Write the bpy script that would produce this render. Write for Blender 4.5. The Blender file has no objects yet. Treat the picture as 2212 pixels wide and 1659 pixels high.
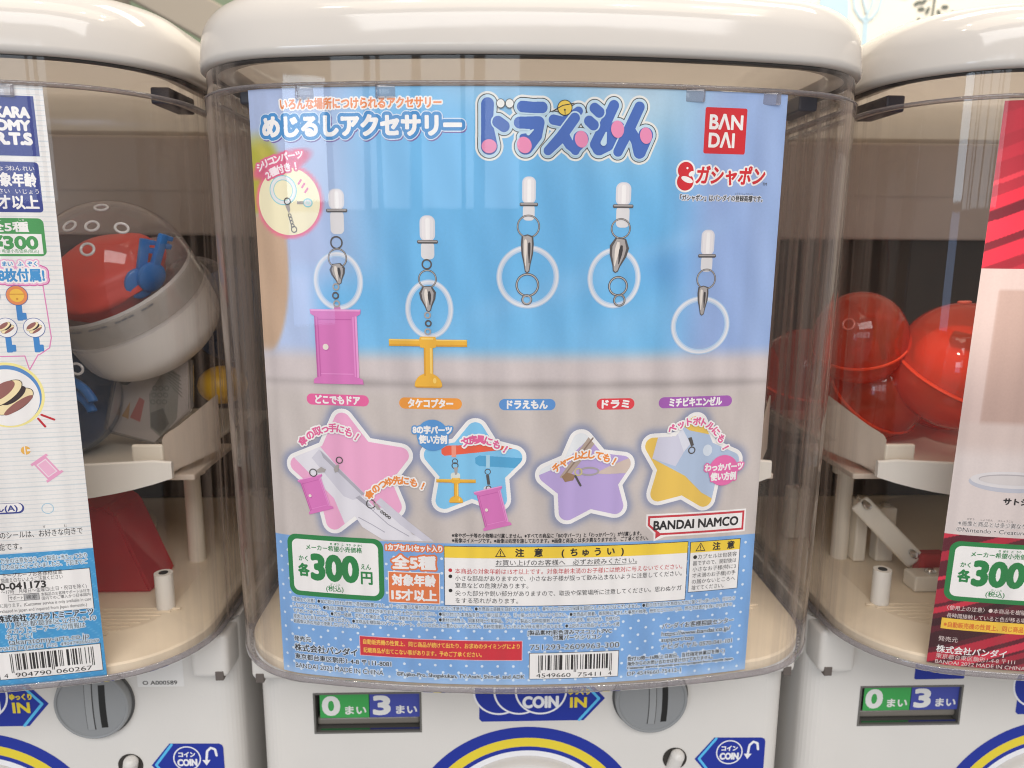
import bpy, bmesh, math, random
import numpy as np
from mathutils import Vector, Matrix

random.seed(7)
D = bpy.data
scene = bpy.context.scene
COL = scene.collection
PI = math.pi

# ------------------------------------------------------------------ camera
cam_d = D.cameras.new('camera')
cam = D.objects.new('camera', cam_d)
COL.objects.link(cam)
cam_d.sensor_width = 36.0
cam_d.lens = 1649.6 / 2212 * 36.0
cam_d.clip_start = 0.01
cam_d.clip_end = 60
cam.location = (-0.0247, -0.3493, 0.2238)
_p, _r, _y = math.radians(10.6075), math.radians(0.3556), math.radians(2.0384)
cam.matrix_world = (Matrix.Translation(cam.location) @ Matrix.Rotation(-_y, 4, 'Z')
                    @ Matrix.Rotation(PI / 2 - _p, 4, 'X') @ Matrix.Rotation(-_r * -1, 4, 'Z'))
cam_d.dof.use_dof = True
cam_d.dof.focus_distance = 0.35
cam_d.dof.aperture_fstop = 13.0
scene.camera = cam

# ------------------------------------------------------------------ world, lamps, exposure
world = D.worlds.new('World')
scene.world = world
world.use_nodes = True
bg = world.node_tree.nodes['Background']
bg.inputs[0].default_value = (1.0, 0.965, 0.94, 1)
bg.inputs[1].default_value = 0.42
scene.view_settings.view_transform = 'Standard'
scene.view_settings.look = 'None'
scene.view_settings.exposure = 0.09
scene.view_settings.gamma = 1.0
scene.cycles.use_denoising = True
scene.cycles.filter_width = 1.1
scene.cycles.max_bounces = 12
scene.cycles.transparent_max_bounces = 24
scene.cycles.caustics_reflective = False
scene.cycles.caustics_refractive = False
scene.cycles.sample_clamp_indirect = 6.0


def area(name, loc, target, sx, sy, power, color, shape='RECTANGLE'):
    l = D.lights.new(name, 'AREA')
    l.shape = shape
    l.size = sx
    l.size_y = sy
    l.energy = power
    l.color = color
    o = D.objects.new(name, l)
    COL.objects.link(o)
    o.location = loc
    d = Vector(target) - Vector(loc)
    o.rotation_euler = d.to_track_quat('-Z', 'Y').to_euler()
    return o


# shop ceiling panels (warm), daylight window panes behind the photographer, small downlights
area('ceiling_lamp', (0.2, -0.75, 2.3), (0.1, -0.1, 0.2), 2.4, 1.0, 26, (1.0, 0.82, 0.62))
area('ceiling_lamp', (0.2, -2.5, 2.0), (0.0, 0.0, 0.15), 3.4, 1.0, 65, (0.99, 0.97, 0.95))
area('ceiling_lamp_back', (0.75, 0.55, 2.1), (0.75, 1.35, 0.65), 1.5, 0.5, 34, (1.0, 0.93, 0.80))
for _x, _w in ((-0.10, 0.26), (-0.38, 0.10), (-0.66, 0.34), (-1.08, 0.30), (-1.36, 0.08), (-1.60, 0.22)):
    area('window_pane', (_x - 0.05, -3.0, 0.72), (_x * 0.2, 0.0, 0.5), _w, 0.86, 6.5 * _w, (0.78, 0.90, 1.0))
area('window_pane', (-2.15, -3.0, 0.66), (0.0, 0.0, 0.3), 0.50, 0.66, 7.0, (0.70, 0.86, 1.0))
area('window_pane', (-2.15, -3.0, 0.0), (0.0, 0.0, 0.2), 0.50, 0.56, 2.4, (0.45, 0.62, 1.0))
for _x, _yy in ((0.55, -0.75), (0.95, -0.45), (1.35, -0.9), (-0.5, -0.5), (-1.0, -0.9)):
    area('downlight', (_x, _yy, 2.25), (_x * 0.6, 0, 0), 0.07, 0.07, 1.6, (1.0, 0.9, 0.75), 'DISK')
_l = D.lights.new('capsule_fill_spot', 'SPOT')  # narrow beam added to brighten the orange red capsule
_l.energy = 175
_l.color = (1.0, 0.93, 0.82)
_l.spot_size = math.radians(2.6)
_l.spot_blend = 0.5
_l.shadow_soft_size = 0.02
_o = D.objects.new('capsule_fill_spot', _l)
COL.objects.link(_o)
_o.location = (-1.10, -1.50, 1.20)
_o.rotation_euler = (Vector((0.262, 0.09, 0.168)) - Vector(_o.location)).to_track_quat('-Z', 'Y').to_euler()


# ------------------------------------------------------------------ materials
def lin(c):
    c = c / 255.0
    return c / 12.92 if c <= 0.04045 else ((c + 0.055) / 1.055) ** 2.4


def rgb(*c):
    return tuple(lin(x) for x in c) + (1.0,)


MATS = {}


def plastic(name, color, rough=0.3, spec=0.5, bump=0.0, bscale=300, metal=0.0, vary=0.0, sss=0.0):
    if name in MATS:
        return MATS[name]
    m = D.materials.new(name)
    m.use_nodes = True
    nt = m.node_tree
    b = nt.nodes['Principled BSDF']
    b.inputs['Base Color'].default_value = color
    b.inputs['Roughness'].default_value = rough
    b.inputs['Specular IOR Level'].default_value = spec
    b.inputs['Metallic'].default_value = metal
    if sss:
        b.inputs['Subsurface Weight'].default_value = sss
        b.inputs['Subsurface Radius'].default_value = (0.006, 0.004, 0.003)
    tc = nt.nodes.new('ShaderNodeTexCoord')
    if bump:
        n = nt.nodes.new('ShaderNodeTexNoise')
        n.inputs['Scale'].default_value = bscale
        n.inputs['Detail'].default_value = 3
        bp = nt.nodes.new('ShaderNodeBump')
        bp.inputs['Strength'].default_value = bump
        bp.inputs['Distance'].default_value = 0.001
        nt.links.new(tc.outputs['Object'], n.inputs['Vector'])
        nt.links.new(n.outputs['Fac'], bp.inputs['Height'])
        nt.links.new(bp.outputs['Normal'], b.inputs['Normal'])
    if vary:
        n = nt.nodes.new('ShaderNodeTexNoise')
        n.inputs['Scale'].default_value = 18
        n.inputs['Detail'].default_value = 6
        mr = nt.nodes.new('ShaderNodeMapRange')
        mr.inputs['From Min'].default_value = 0.3
        mr.inputs['From Max'].default_value = 0.7
        mr.inputs['To Min'].default_value = 1 - vary
        mr.inputs['To Max'].default_value = 1 + vary
        mx = nt.nodes.new('ShaderNodeVectorMath')
        mx.operation = 'SCALE'
        mx.inputs[0].default_value = color[:3]
        nt.links.new(tc.outputs['Object'], n.inputs['Vector'])
        nt.links.new(n.outputs['Fac'], mr.inputs['Value'])
        nt.links.new(mr.outputs['Result'], mx.inputs['Scale'])
        nt.links.new(mx.outputs['Vector'], b.inputs['Base Color'])
        rr = nt.nodes.new('ShaderNodeMapRange')
        rr.inputs['To Min'].default_value = max(0.02, rough - 0.06)
        rr.inputs['To Max'].default_value = rough + 0.08
        nt.links.new(n.outputs['Fac'], rr.inputs['Value'])
        nt.links.new(rr.outputs['Result'], b.inputs['Roughness'])
    MATS[name] = m
    return m


def ink(*c):
    """printing ink on glossy card, by its printed colour"""
    return plastic('ink_%d_%d_%d' % c, rgb(*c), 0.42, 0.35)


def clear(name, tint, edge, ior=1.5, gain=1.5, rough=0.015, wave=0.0, milk=0.0, milk_col=(0.8, 0.78, 0.76, 1), haze=0.0, mexp=5.0):
    """thin clear plastic: straight-through transparency, Fresnel gloss, darker and milkier at grazing angles"""
    if name in MATS:
        return MATS[name]
    m = D.materials.new(name)
    m.use_nodes = True
    nt = m.node_tree
    nt.nodes.remove(nt.nodes['Principled BSDF'])
    out = nt.nodes['Material Output']
    N = nt.nodes.new
    L = nt.links.new
    tr = N('ShaderNodeBsdfTransparent')
    gl = N('ShaderNodeBsdfGlossy')
    gl.inputs['Roughness'].default_value = rough
    df = N('ShaderNodeBsdfTranslucent')
    df.inputs['Color'].default_value = milk_col
    d2 = N('ShaderNodeBsdfDiffuse')
    d2.inputs['Color'].default_value = milk_col
    ad = N('ShaderNodeMixShader')
    ad.inputs[0].default_value = 0.5
    L(df.outputs[0], ad.inputs[1])
    L(d2.outputs[0], ad.inputs[2])
    lw = N('ShaderNodeLayerWeight')
    lw.inputs['Blend'].default_value = 0.5
    pw = N('ShaderNodeMath')
    pw.operation = 'POWER'
    pw.inputs[1].default_value = 5.0
    L(lw.outputs['Facing'], pw.inputs[0])
    mc = N('ShaderNodeMix')
    mc.data_type = 'RGBA'
    mc.inputs['A'].default_value = tint
    mc.inputs['B'].default_value = edge
    L(pw.outputs[0], mc.inputs['Factor'])
    L(mc.outputs['Result'], tr.inputs['Color'])
    mk = N('ShaderNodeMath')
    mk.operation = 'MULTIPLY_ADD'
    mk.inputs[1].default_value = milk
    mk.inputs[2].default_value = haze
    p2 = N('ShaderNodeMath')
    p2.operation = 'POWER'
    p2.inputs[1].default_value = mexp
    L(lw.outputs['Facing'], p2.inputs[0])
    L(p2.outputs[0], mk.inputs[0])
    m1 = N('ShaderNodeMixShader')
    L(mk.outputs[0], m1.inputs[0])
    L(tr.outputs[0], m1.inputs[1])
    L(ad.outputs[0], m1.inputs[2])
    g = N('ShaderNodeMath')
    g.operation = 'MULTIPLY'
    g.use_clamp = True
    g.operation = 'MULTIPLY_ADD'
    r0 = ((ior - 1) / (ior + 1)) ** 2
    g.inputs[1].default_value = gain * (1 - r0)
    g.inputs[2].default_value = gain * r0
    L(pw.outputs[0], g.inputs[0])
    m2 = N('ShaderNodeMixShader')
    L(g.outputs[0], m2.inputs[0])
    L(m1.outputs[0], m2.inputs[1])
    L(gl.outputs[0], m2.inputs[2])
    L(m2.outputs[0], out.inputs['Surface'])
    if wave:
        tc = N('ShaderNodeTexCoord')
        mp = N('ShaderNodeMapping')
        mp.inputs['Scale'].default_value = (150, 150, 1.3)
        n = N('ShaderNodeTexNoise')
        n.inputs['Scale'].default_value = 1.0
        n.inputs['Detail'].default_value = 3
        bp = N('ShaderNodeBump')
        bp.inputs['Strength'].default_value = wave
        bp.inputs['Distance'].default_value = 0.0012
        m_2 = N('ShaderNodeMapping')
        m_2.inputs['Scale'].default_value = (38, 38, 1.1)
        n2 = N('ShaderNodeTexNoise')
        n2.inputs['Scale'].default_value = 1.0
        n2.inputs['Detail'].default_value = 1
        L(tc.outputs['Object'], m_2.inputs['Vector'])
        L(m_2.outputs['Vector'], n2.inputs['Vector'])
        L(tc.outputs['Object'], mp.inputs['Vector'])
        L(mp.outputs['Vector'], n.inputs['Vector'])
        L(n2.outputs['Fac'], bp.inputs['Height'])
        for s in (gl, lw):
            L(bp.outputs['Normal'], s.inputs['Normal'])
        # vertical streaks in the haze imitate refraction smears at the corners
        st = N('ShaderNodeMapRange')
        st.inputs['From Min'].default_value = 0.42
        st.inputs['From Max'].default_value = 0.62
        st.inputs['To Min'].default_value = 0.15
        st.inputs['To Max'].default_value = 2.0
        L(n.outputs['Fac'], st.inputs['Value'])
        mm = N('ShaderNodeMath')
        mm.operation = 'MULTIPLY'
        L(mk.outputs[0], mm.inputs[0])
        L(st.outputs['Result'], mm.inputs[1])
        L(mm.outputs[0], m1.inputs[0])
    MATS[name] = m
    return m


WHITE = plastic('white_abs_plastic', (0.65, 0.625, 0.60, 1), 0.09, 0.5, 0.03, 120, vary=0.015)
BODYW = plastic('body_white_plastic', (0.68, 0.655, 0.625, 1), 0.33, 0.45, 0.06, 900, vary=0.02)
CREAM = plastic('cream_plastic', (0.80, 0.72, 0.60, 1), 0.38, 0.4, 0.05, 200, vary=0.03)
DECKM = plastic('deck_plastic', (0.80, 0.68, 0.52, 1), 0.42, 0.35, 0.08, 150, vary=0.05)
DARK = plastic('dark_back_plastic', (0.040, 0.030, 0.024, 1), 0.5, 0.35, 0.1, 90, vary=0.2)
TAUPE = plastic('taupe_back_plastic', (0.47, 0.405, 0.365, 1), 0.45, 0.35, 0.06, 90, vary=0.06)
GAP_SHADE = plastic('lid_gap_shade', (0.03, 0.027, 0.025, 1), 0.45)
NAVY = plastic('navy_plastic', (0.02, 0.022, 0.05, 1), 0.35)
GREY = plastic('grey_plastic', (0.27, 0.28, 0.29, 1), 0.26, 0.6, 0.04, 300, vary=0.03)
BLACK = plastic('slot_black', (0.008, 0.008, 0.008, 1), 0.6)
STEEL = plastic('steel', (0.7, 0.7, 0.7, 1), 0.25, 0.5, metal=1.0)
CLEAR = clear('case_clear_plastic', (0.985, 0.98, 0.98, 1), (0.72, 0.68, 0.67, 1), gain=1.0, wave=0.35, milk=0.8,
              milk_col=(0.46, 0.385, 0.345, 1), haze=0.004, mexp=2.2)
RIMM = clear('case_rim_plastic', (0.86, 0.84, 0.85, 1), (0.4, 0.38, 0.4, 1), gain=1.6, milk=0.5, haze=0.30,
             milk_col=(0.56, 0.53, 0.56, 1))
CAPC = clear('capsule_clear', (0.98, 0.98, 0.99, 1), (0.78, 0.78, 0.82, 1), gain=1.2, milk=0.5, haze=0.045,
             milk_col=(0.75, 0.75, 0.8, 1))
CAPM = clear('capsule_milky', (0.8, 0.78, 0.76, 1), (0.5, 0.48, 0.46, 1), gain=1.3, milk=0.5, haze=0.42,
             milk_col=(0.8, 0.77, 0.73, 1))
CAPR = clear('capsule_red', (0.95, 0.22, 0.13, 1), (0.70, 0.07, 0.04, 1), gain=1.2, milk=0.3, haze=0.42,
             milk_col=(0.98, 0.15, 0.07, 1))
REDT = clear('red_clear_plastic', (0.92, 0.24, 0.26, 1), (0.7, 0.08, 0.10, 1), gain=1.2, milk=0.3, haze=0.42,
             milk_col=(0.95, 0.12, 0.15, 1))
FILM = clear('clear_film', (0.86, 0.85, 0.85, 1), (0.6, 0.6, 0.62, 1), gain=2.2, rough=0.08, milk=0.3, haze=0.15)
TOYRED = plastic('toy_red', rgb(232, 70, 50), 0.4, 0.4, 0.2, 60, vary=0.08)
TOYBLUE = plastic('toy_blue', rgb(28, 118, 196), 0.3, 0.5)
TOYNAVY = plastic('toy_dark_blue', rgb(24, 66, 112), 0.4, 0.4)
TOYYEL = plastic('toy_yellow', rgb(228, 176, 40), 0.4)
PAPER = plastic('paper', (0.74, 0.71, 0.68, 1), 0.6, 0.2)


def lid_plastic():
    """glossy white lid moulding, thin enough to let some lamp light through"""
    m = WHITE.copy()
    m.name = 'lid_plastic'
    nt = m.node_tree
    t = nt.nodes.new('ShaderNodeBsdfTranslucent')
    t.inputs['Color'].default_value = (0.92, 0.80, 0.68, 1)
    x = nt.nodes.new('ShaderNodeMixShader')
    x.inputs[0].default_value = 0.18
    nt.links.new(nt.nodes['Principled BSDF'].outputs[0], x.inputs[1])
    nt.links.new(t.outputs[0], x.inputs[2])
    nt.links.new(x.outputs[0], nt.nodes['Material Output'].inputs['Surface'])
    return m


LIDM = lid_plastic()


# ------------------------------------------------------------------ mesh helpers
def make(name, verts, faces, mats, parent=None, smooth=False, mi=None, loc=None):
    me = D.meshes.new(name)
    me.from_pydata([tuple(v) for v in verts], [], [tuple(f) for f in faces])
    if not isinstance(mats, (list, tuple)):
        mats = [mats]
    for m in mats:
        me.materials.append(m)
    if mi is not None:
        me.polygons.foreach_set('material_index', list(mi))
    if smooth:
        me.polygons.foreach_set('use_smooth', [True] * len(me.polygons))
    me.update()
    o = D.objects.new(name, me)
    COL.objects.link(o)
    if parent is not None:
        o.parent = parent
    if loc is not None:
        o.location = loc
    return o


def from_bm(name, bm, mats, parent=None, smooth=False, loc=None):
    me = D.meshes.new(name)
    bmesh.ops.recalc_face_normals(bm, faces=bm.faces[:])
    bm.to_mesh(me)
    bm.free()
    for m in (mats if isinstance(mats, (list, tuple)) else [mats]):
        me.materials.append(m)
    if smooth:
        me.polygons.foreach_set('use_smooth', [True] * len(me.polygons))
        try:
            me.set_sharp_from_angle(angle=math.radians(38))
        except Exception:
            pass
    o = D.objects.new(name, me)
    COL.objects.link(o)
    if parent is not None:
        o.parent = parent
    if loc is not None:
        o.location = loc
    return o


def empty(name, loc, label, cat, group=None):
    o = D.objects.new(name, None)
    COL.objects.link(o)
    o.location = loc
    o.empty_display_size = 0.02
    tag(o, label, cat, group)
    return o


def tag(o, label=None, cat=None, group=None, kind=None):
    if label:
        o['label'] = label
    if cat:
        o['category'] = cat
    if group:
        o['group'] = group
    if kind:
        o['kind'] = kind
    return o


def bm_box(bm, x0, x1, y0, y1, z0, z1, bev=0.0, seg=2, M=None):
    r = bmesh.ops.create_cube(bm, size=1.0)
    vs = r['verts']
    for v in vs:
        v.co = Vector((x0 + (v.co.x + .5) * (x1 - x0), y0 + (v.co.y + .5) * (y1 - y0), z0 + (v.co.z + .5) * (z1 - z0)))
    if bev:
        es = list({e for v in vs for e in v.link_edges})
        g = bmesh.ops.bevel(bm, geom=es, offset=bev, segments=seg, affect='EDGES', profile=0.5)
        vs = list({v for f in g['faces'] for v in f.verts} | {v for v in vs if v.is_valid})
    if M is not None:
        for v in vs:
            v.co = M @ v.co
    return vs


def bm_cyl(bm, p, q, r0, r1=None, n=24, caps=True):
    r1 = r0 if r1 is None else r1
    p, q = Vector(p), Vector(q)
    d = q - p
    M = Matrix.Translation((p + q) / 2) @ d.to_track_quat('Z', 'Y').to_matrix().to_4x4()
    bmesh.ops.create_cone(bm, cap_ends=caps, segments=n, radius1=r0, radius2=r1, depth=d.length, matrix=M)


def bm_lathe(bm, prof, M=None, n=48):
    """prof: (radius, height) pairs, closed round Z"""
    rows = []
    for r, z in prof:
        if r < 1e-6:
            rows.append([bm.verts.new((0, 0, z))])
        else:
            rows.append([bm.verts.new((r * math.cos(2 * PI * i / n), r * math.sin(2 * PI * i / n), z)) for i in range(n)])
    for a, b in zip(rows, rows[1:]):
        for i in range(n):
            j = (i + 1) % n
            if len(a) == 1 and len(b) == 1:
                continue
            if len(a) == 1:
                bm.faces.new((a[0], b[j], b[i]))
            elif len(b) == 1:
                bm.faces.new((a[i], a[j], b[0]))
            else:
                bm.faces.new((a[i], a[j], b[j], b[i]))
    if M is not None:
        for row in rows:
            for v in row:
                v.co = M @ v.co


def bm_torus(bm, c, axis, R, r, n=28, k=8):
    q = Vector(axis).to_track_quat('Z', 'Y').to_matrix()
    g = [[bm.verts.new(Vector(c) + q @ Vector(((R + r * math.cos(2 * PI * j / k)) * math.cos(2 * PI * i / n),
                                               (R + r * math.cos(2 * PI * j / k)) * math.sin(2 * PI * i / n),
                                               r * math.sin(2 * PI * j / k)))) for j in range(k)] for i in range(n)]
    for i in range(n):
        for j in range(k):
            bm.faces.new((g[i][j], g[(i + 1) % n][j], g[(i + 1) % n][(j + 1) % k], g[i][(j + 1) % k]))


def axis_mat(c, axis):
    return Matrix.Translation(Vector(c)) @ Vector(axis).normalized().to_track_quat('Z', 'Y').to_matrix().to_4x4()


# ------------------------------------------------------------------ plan of a machine
PITCH = 0.3395
R0, HW, RC = 0.547, 0.1618, 0.057
DRAFT = 0.0034          # the case widens this much from foot to lip      # gently bowed front, half width, corner radius
BACK, RB = 0.30, 0.03
LIDZ = 0.3026


def plan():
    """closed plan curve (points, outward normals) of the clear case, counter-clockwise from above"""
    cx = HW - RC
    cy = R0 - math.sqrt((R0 - RC) ** 2 - cx ** 2)
    a = math.atan2(cx, R0 - cy)
    P, Nn = [], []

    def add(x, y, nx, ny):
        P.append((x, y))
        Nn.append((nx, ny))
    for i in range(-26, 27):
        t = a * i / 26
        add(R0 * math.sin(t), R0 - R0 * math.cos(t), math.sin(t), -math.cos(t))
    for i in range(1, 19):
        t = a + (PI / 2 - a) * i / 18
        add(cx + RC * math.sin(t), cy - RC * math.cos(t), math.sin(t), -math.cos(t))
    for i in range(0, 7):
        t = PI / 2 * i / 6
        add(HW - RB + RB * math.cos(t), BACK - RB + RB * math.sin(t), math.cos(t), math.sin(t))
    for i in range(0, 7):
        t = PI / 2 + PI / 2 * i / 6
        add(-HW + RB + RB * math.cos(t), BACK - RB + RB * math.sin(t), math.cos(t), math.sin(t))
    for i in range(18, 0, -1):
        t = a + (PI / 2 - a) * i / 18
        add(-cx - RC * math.sin(t), cy - RC * math.cos(t), -math.sin(t), -math.cos(t))
    return P, Nn


PL, PN = plan()


def ring(o, z, s=1.0):
    c = (0, 0.14)
    return [((x + o * nx - c[0]) * s + c[0], (y + o * ny - c[1]) * s + c[1], z) for (x, y), (nx, ny) in zip(PL, PN)]


def loft(rows, cap0=False, cap1=False, close=False):
    n = len(rows[0])
    V = [p for r in rows for p in r]
    F = []
    m = len(rows)
    for k in range(m if close else m - 1):
        a, b = k * n, ((k + 1) % m) * n
        for i in range(n):
            j = (i + 1) % n
            F.append((a + i, a + j, b + j, b + i))
    if cap0:
        F.append(tuple(range(n - 1, -1, -1)))
    if cap1:
        F.append(tuple(range((m - 1) * n, m * n)))
    return V, F


# ------------------------------------------------------------------ printing: lettering and flat shapes
_glyph = {}


def glyph(s):
    """outline triangles of a line of text, in em units"""
    if s in _glyph:
        return _glyph[s]
    c = D.curves.new('lettering', 'FONT')
    c.body = s
    c.resolution_u = 4
    c.fill_mode = 'FRONT'
    o = D.objects.new('lettering', c)
    me = o.to_mesh()
    V = np.array([v.co[:2] for v in me.vertices], float).reshape(-1, 2)
    F = np.array([list(p.vertices) for p in me.polygons], int).reshape(-1, 3)
    o.to_mesh_clear()
    D.objects.remove(o)
    D.curves.remove(c)
    _glyph[s] = (V, F)
    return V, F


def tri_raster(V, F, px, pad):
    x0, y0 = V.min(0) - pad
    x1, y1 = V.max(0) + pad
    W, H = int((x1 - x0) / px) + 2, int((y1 - y0) / px) + 2
    # boundary half edges
    E = np.concatenate([F[:, [0, 1]], F[:, [1, 2]], F[:, [2, 0]]])
    key = set(map(tuple, E.tolist()))
    E = np.array([e for e in E.tolist() if (e[1], e[0]) not in key], int)
    A, B = V[E[:, 0]], V[E[:, 1]]
    img = np.zeros((H, W), bool)
    for r in range(H):
        y = y0 + (r + 0.5) * px
        up = (A[:, 1] <= y) & (B[:, 1] > y)
        dn = (A[:, 1] > y) & (B[:, 1] <= y)
        k = up | dn
        if not k.any():
            continue
        a, b = A[k], B[k]
        xs = a[:, 0] + (y - a[:, 1]) / (b[:, 1] - a[:, 1]) * (b[:, 0] - a[:, 0])
        w = np.where(dn[k], 1, -1)
        o = np.argsort(xs)
        xs, w = xs[o], np.cumsum(w[o])
        for i in range(len(xs) - 1):
            if w[i] != 0:
                c0, c1 = int(round((xs[i] - x0) / px)), int(round((xs[i + 1] - x0) / px))
                img[r, c0:c1] = True
    return img, x0, y0


def dilate(img, r):
    """r in pixels, round"""
    if r <= 0:
        return img
    H, W = img.shape
    R = int(math.floor(r))
    out = np.zeros_like(img)
    cache = {}
    for dy in range(-R, R + 1):
        w = int(math.sqrt(max(r * r - dy * dy, 0)))
        if w not in cache:
            cs = np.concatenate([np.zeros((H, 1), int), np.cumsum(img, 1)], 1)
            hi = np.minimum(np.arange(W) + w + 1, W)
            lo = np.maximum(np.arange(W) - w, 0)
            cache[w] = (cs[:, hi] - cs[:, lo]) > 0
        s = cache[w]
        if dy >= 0:
            out[dy:] |= s[:H - dy]
        else:
            out[:dy] |= s[-dy:]
    return out


def runs(img, x0, y0, px):
    """rows of filled pixels merged into quads (also merged upwards where rows repeat)"""
    V, F = [], []
    live = {}
    H = img.shape[0]

    def emit(c0, c1, r0, r1):
        k = len(V)
        V.extend([(x0 + c0 * px, y0 + r0 * px), (x0 + c1 * px, y0 + r0 * px), (x0 + c1 * px, y0 + r1 * px), (x0 + c0 * px, y0 + r1 * px)])
        F.append((k, k + 1, k + 2, k + 3))
    for r in range(H + 1):
        cur = {}
        if r < H:
            d = np.diff(np.concatenate([[0], img[r].astype(np.int8), [0]]))
            st, en = np.where(d == 1)[0], np.where(d == -1)[0]
            for a, b in zip(st.tolist(), en.tolist()):
                cur[(a, b)] = live.pop((a, b), r)
        for (a, b), r0 in live.items():
            emit(a, b, r0, r)
        live = cur
    return V, F


class Print:
    """flat artwork in millimetres; build() lays it on a surface as one mesh"""
    LIFT = 0.00003

    def __init__(self, mapper):
        self.map = mapper
        self.V, self.F, self.M, self.mats = [], [], [], []
        self.n = 0

    def _add(self, V, F, mat, layer):
        if mat not in self.mats:
            self.mats.append(mat)
        mi = self.mats.index(mat)
        self.n += 1
        lift = layer * self.LIFT + (self.n % 40) * 4e-7
        k = len(self.V)
        self.V += [(x, y, lift) for x, y in V]
        self.F += [tuple(i + k for i in f) for f in F]
        self.M += [mi] * len(F)

    def poly(self, pts, mat, layer=1):
        self._add(pts, [tuple(range(len(pts)))], mat, layer)

    def rect(self, x0, y0, x1, y1, mat, layer=1, r=0.0, corners=(1, 1, 1, 1)):
        if x1 < x0:
            x0, x1 = x1, x0
        if y1 < y0:
            y0, y1 = y1, y0
        if not r:
            return self.poly([(x0, y0), (x1, y0), (x1, y1), (x0, y1)], mat, layer)
        pts = []
        for (cx, cy, a), on in zip(((x0 + r, y0 + r, PI), (x1 - r, y0 + r, 1.5 * PI), (x1 - r, y1 - r, 0), (x0 + r, y1 - r, .5 * PI)), corners):
            if on:
                pts += [(cx + r * math.cos(a + i * PI / 16), cy + r * math.sin(a + i * PI / 16)) for i in range(9)]
            else:
                a += PI / 4
                pts.append((cx + r * (1 if math.cos(a) > 0 else -1), cy + r * (1 if math.sin(a) > 0 else -1)))
        self.poly(pts, mat, layer)

    def disc(self, x, y, r, mat, layer=1, ry=None, n=40, rot=0.0):
        ry = r if ry is None else ry
        c, s = math.cos(rot), math.sin(rot)
        self.poly([(x + r * math.cos(t) * c - ry * math.sin(t) * s, y + r * math.cos(t) * s + ry * math.sin(t) * c)
                   for t in [2 * PI * i / n for i in range(n)]], mat, layer)

    def annulus(self, x, y, r0, r1, mat, layer=1, k=1.0, a0=0.0, a1=2 * PI, n=56, rot=0.0):
        """k scales the vertical radius"""
        V, F = [], []
        c, s = math.cos(rot), math.sin(rot)
        for i in range(n + 1):
            t = a0 + (a1 - a0) * i / n
            for r in (r0, r1):
                px, py = r * math.cos(t), r * math.sin(t) + (0 if r == 0 else 0)
                py = (r + (k - 1) * r1 if k != 1 else r) * math.sin(t)
                V.append((x + px * c - py * s, y + px * s + py * c))
        for i in range(n):
            F.append((2 * i, 2 * i + 1, 2 * i + 3, 2 * i + 2))
        self._add(V, F, mat, layer)

    def line(self, pts, w, mat, layer=1, cap=True):
        for i, (p, q) in enumerate(zip(pts, pts[1:])):
            d = math.hypot(q[0] - p[0], q[1] - p[1]) or 1e-6
            nx, ny = -(q[1] - p[1]) / d * w / 2, (q[0] - p[0]) / d * w / 2
            self.poly([(p[0] + nx, p[1] + ny), (p[0] - nx, p[1] - ny), (q[0] - nx, q[1] - ny), (q[0] + nx, q[1] + ny)], mat, layer)
        if cap:
            for p in pts:
                self.disc(p[0], p[1], w / 2, mat, layer, n=10)

    def frame(self, x0, y0, x1, y1, w, mat, layer=1):
        self.rect(x0, y0, x1, y0 + w, mat, layer)
        self.rect(x0, y1 - w, x1, y1, mat, layer)
        self.rect(x0, y0 + w, x0 + w, y1 - w, mat, layer)
        self.rect(x1 - w, y0 + w, x1, y1 - w, mat, layer)

    def mask(self, img, x0, y0, px, mat, layer, tf=None):
        V, F = runs(img, x0, y0, px)
        if tf:
            V = [tf(*v) for v in V]
        if F:
            self._add(V, F, mat, layer)

    def text(self, s, x, y, h, mat, layer=2, w=None, align='L', bold=0.0, outs=(), rot=0.0, px=None, skew=0.0, sx=None):
        """y: middle of the line; h: em height; w: width the ink is fitted to; outs: (millimetres, material), widest first"""
        V, F = glyph(s)
        if not len(F):
            return
        V = V.copy()
        xa, xb = V[:, 0].min(), V[:, 0].max()
        kx = (w / (xb - xa)) if w else h * (sx or 1.0)
        V[:, 0] = (V[:, 0] - xa) * kx
        V[:, 1] = (V[:, 1] - 0.37) * h
        if skew:
            V[:, 0] += V[:, 1] * skew
        ww = V[:, 0].max()
        V[:, 0] -= {'L': 0, 'C': ww / 2, 'R': ww}[align]
        c, si = math.cos(rot), math.sin(rot)

        def tf(a, b):
            return (x + a * c - b * si, y + a * si + b * c)
        if not bold and not outs:
            self._add([tf(a, b) for a, b in V.tolist()], F.tolist(), mat, layer)
            return
        px = px or max(0.06, min(0.13, h / 60))
        big = max([bold] + [bold + o for o, _ in outs])
        img, x0, y0 = tri_raster(V, F, px, big + 2 * px)
        lay = layer
        for o, m in outs:
            self.mask(dilate(img, (bold + o) / px), x0, y0, px, m, lay, tf)
            lay += 1
        if bold:
            self.mask(dilate(img, bold / px), x0, y0, px, mat, lay, tf)
        else:
            self._add([tf(a, b) for a, b in V.tolist()], F.tolist(), mat, lay)

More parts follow.
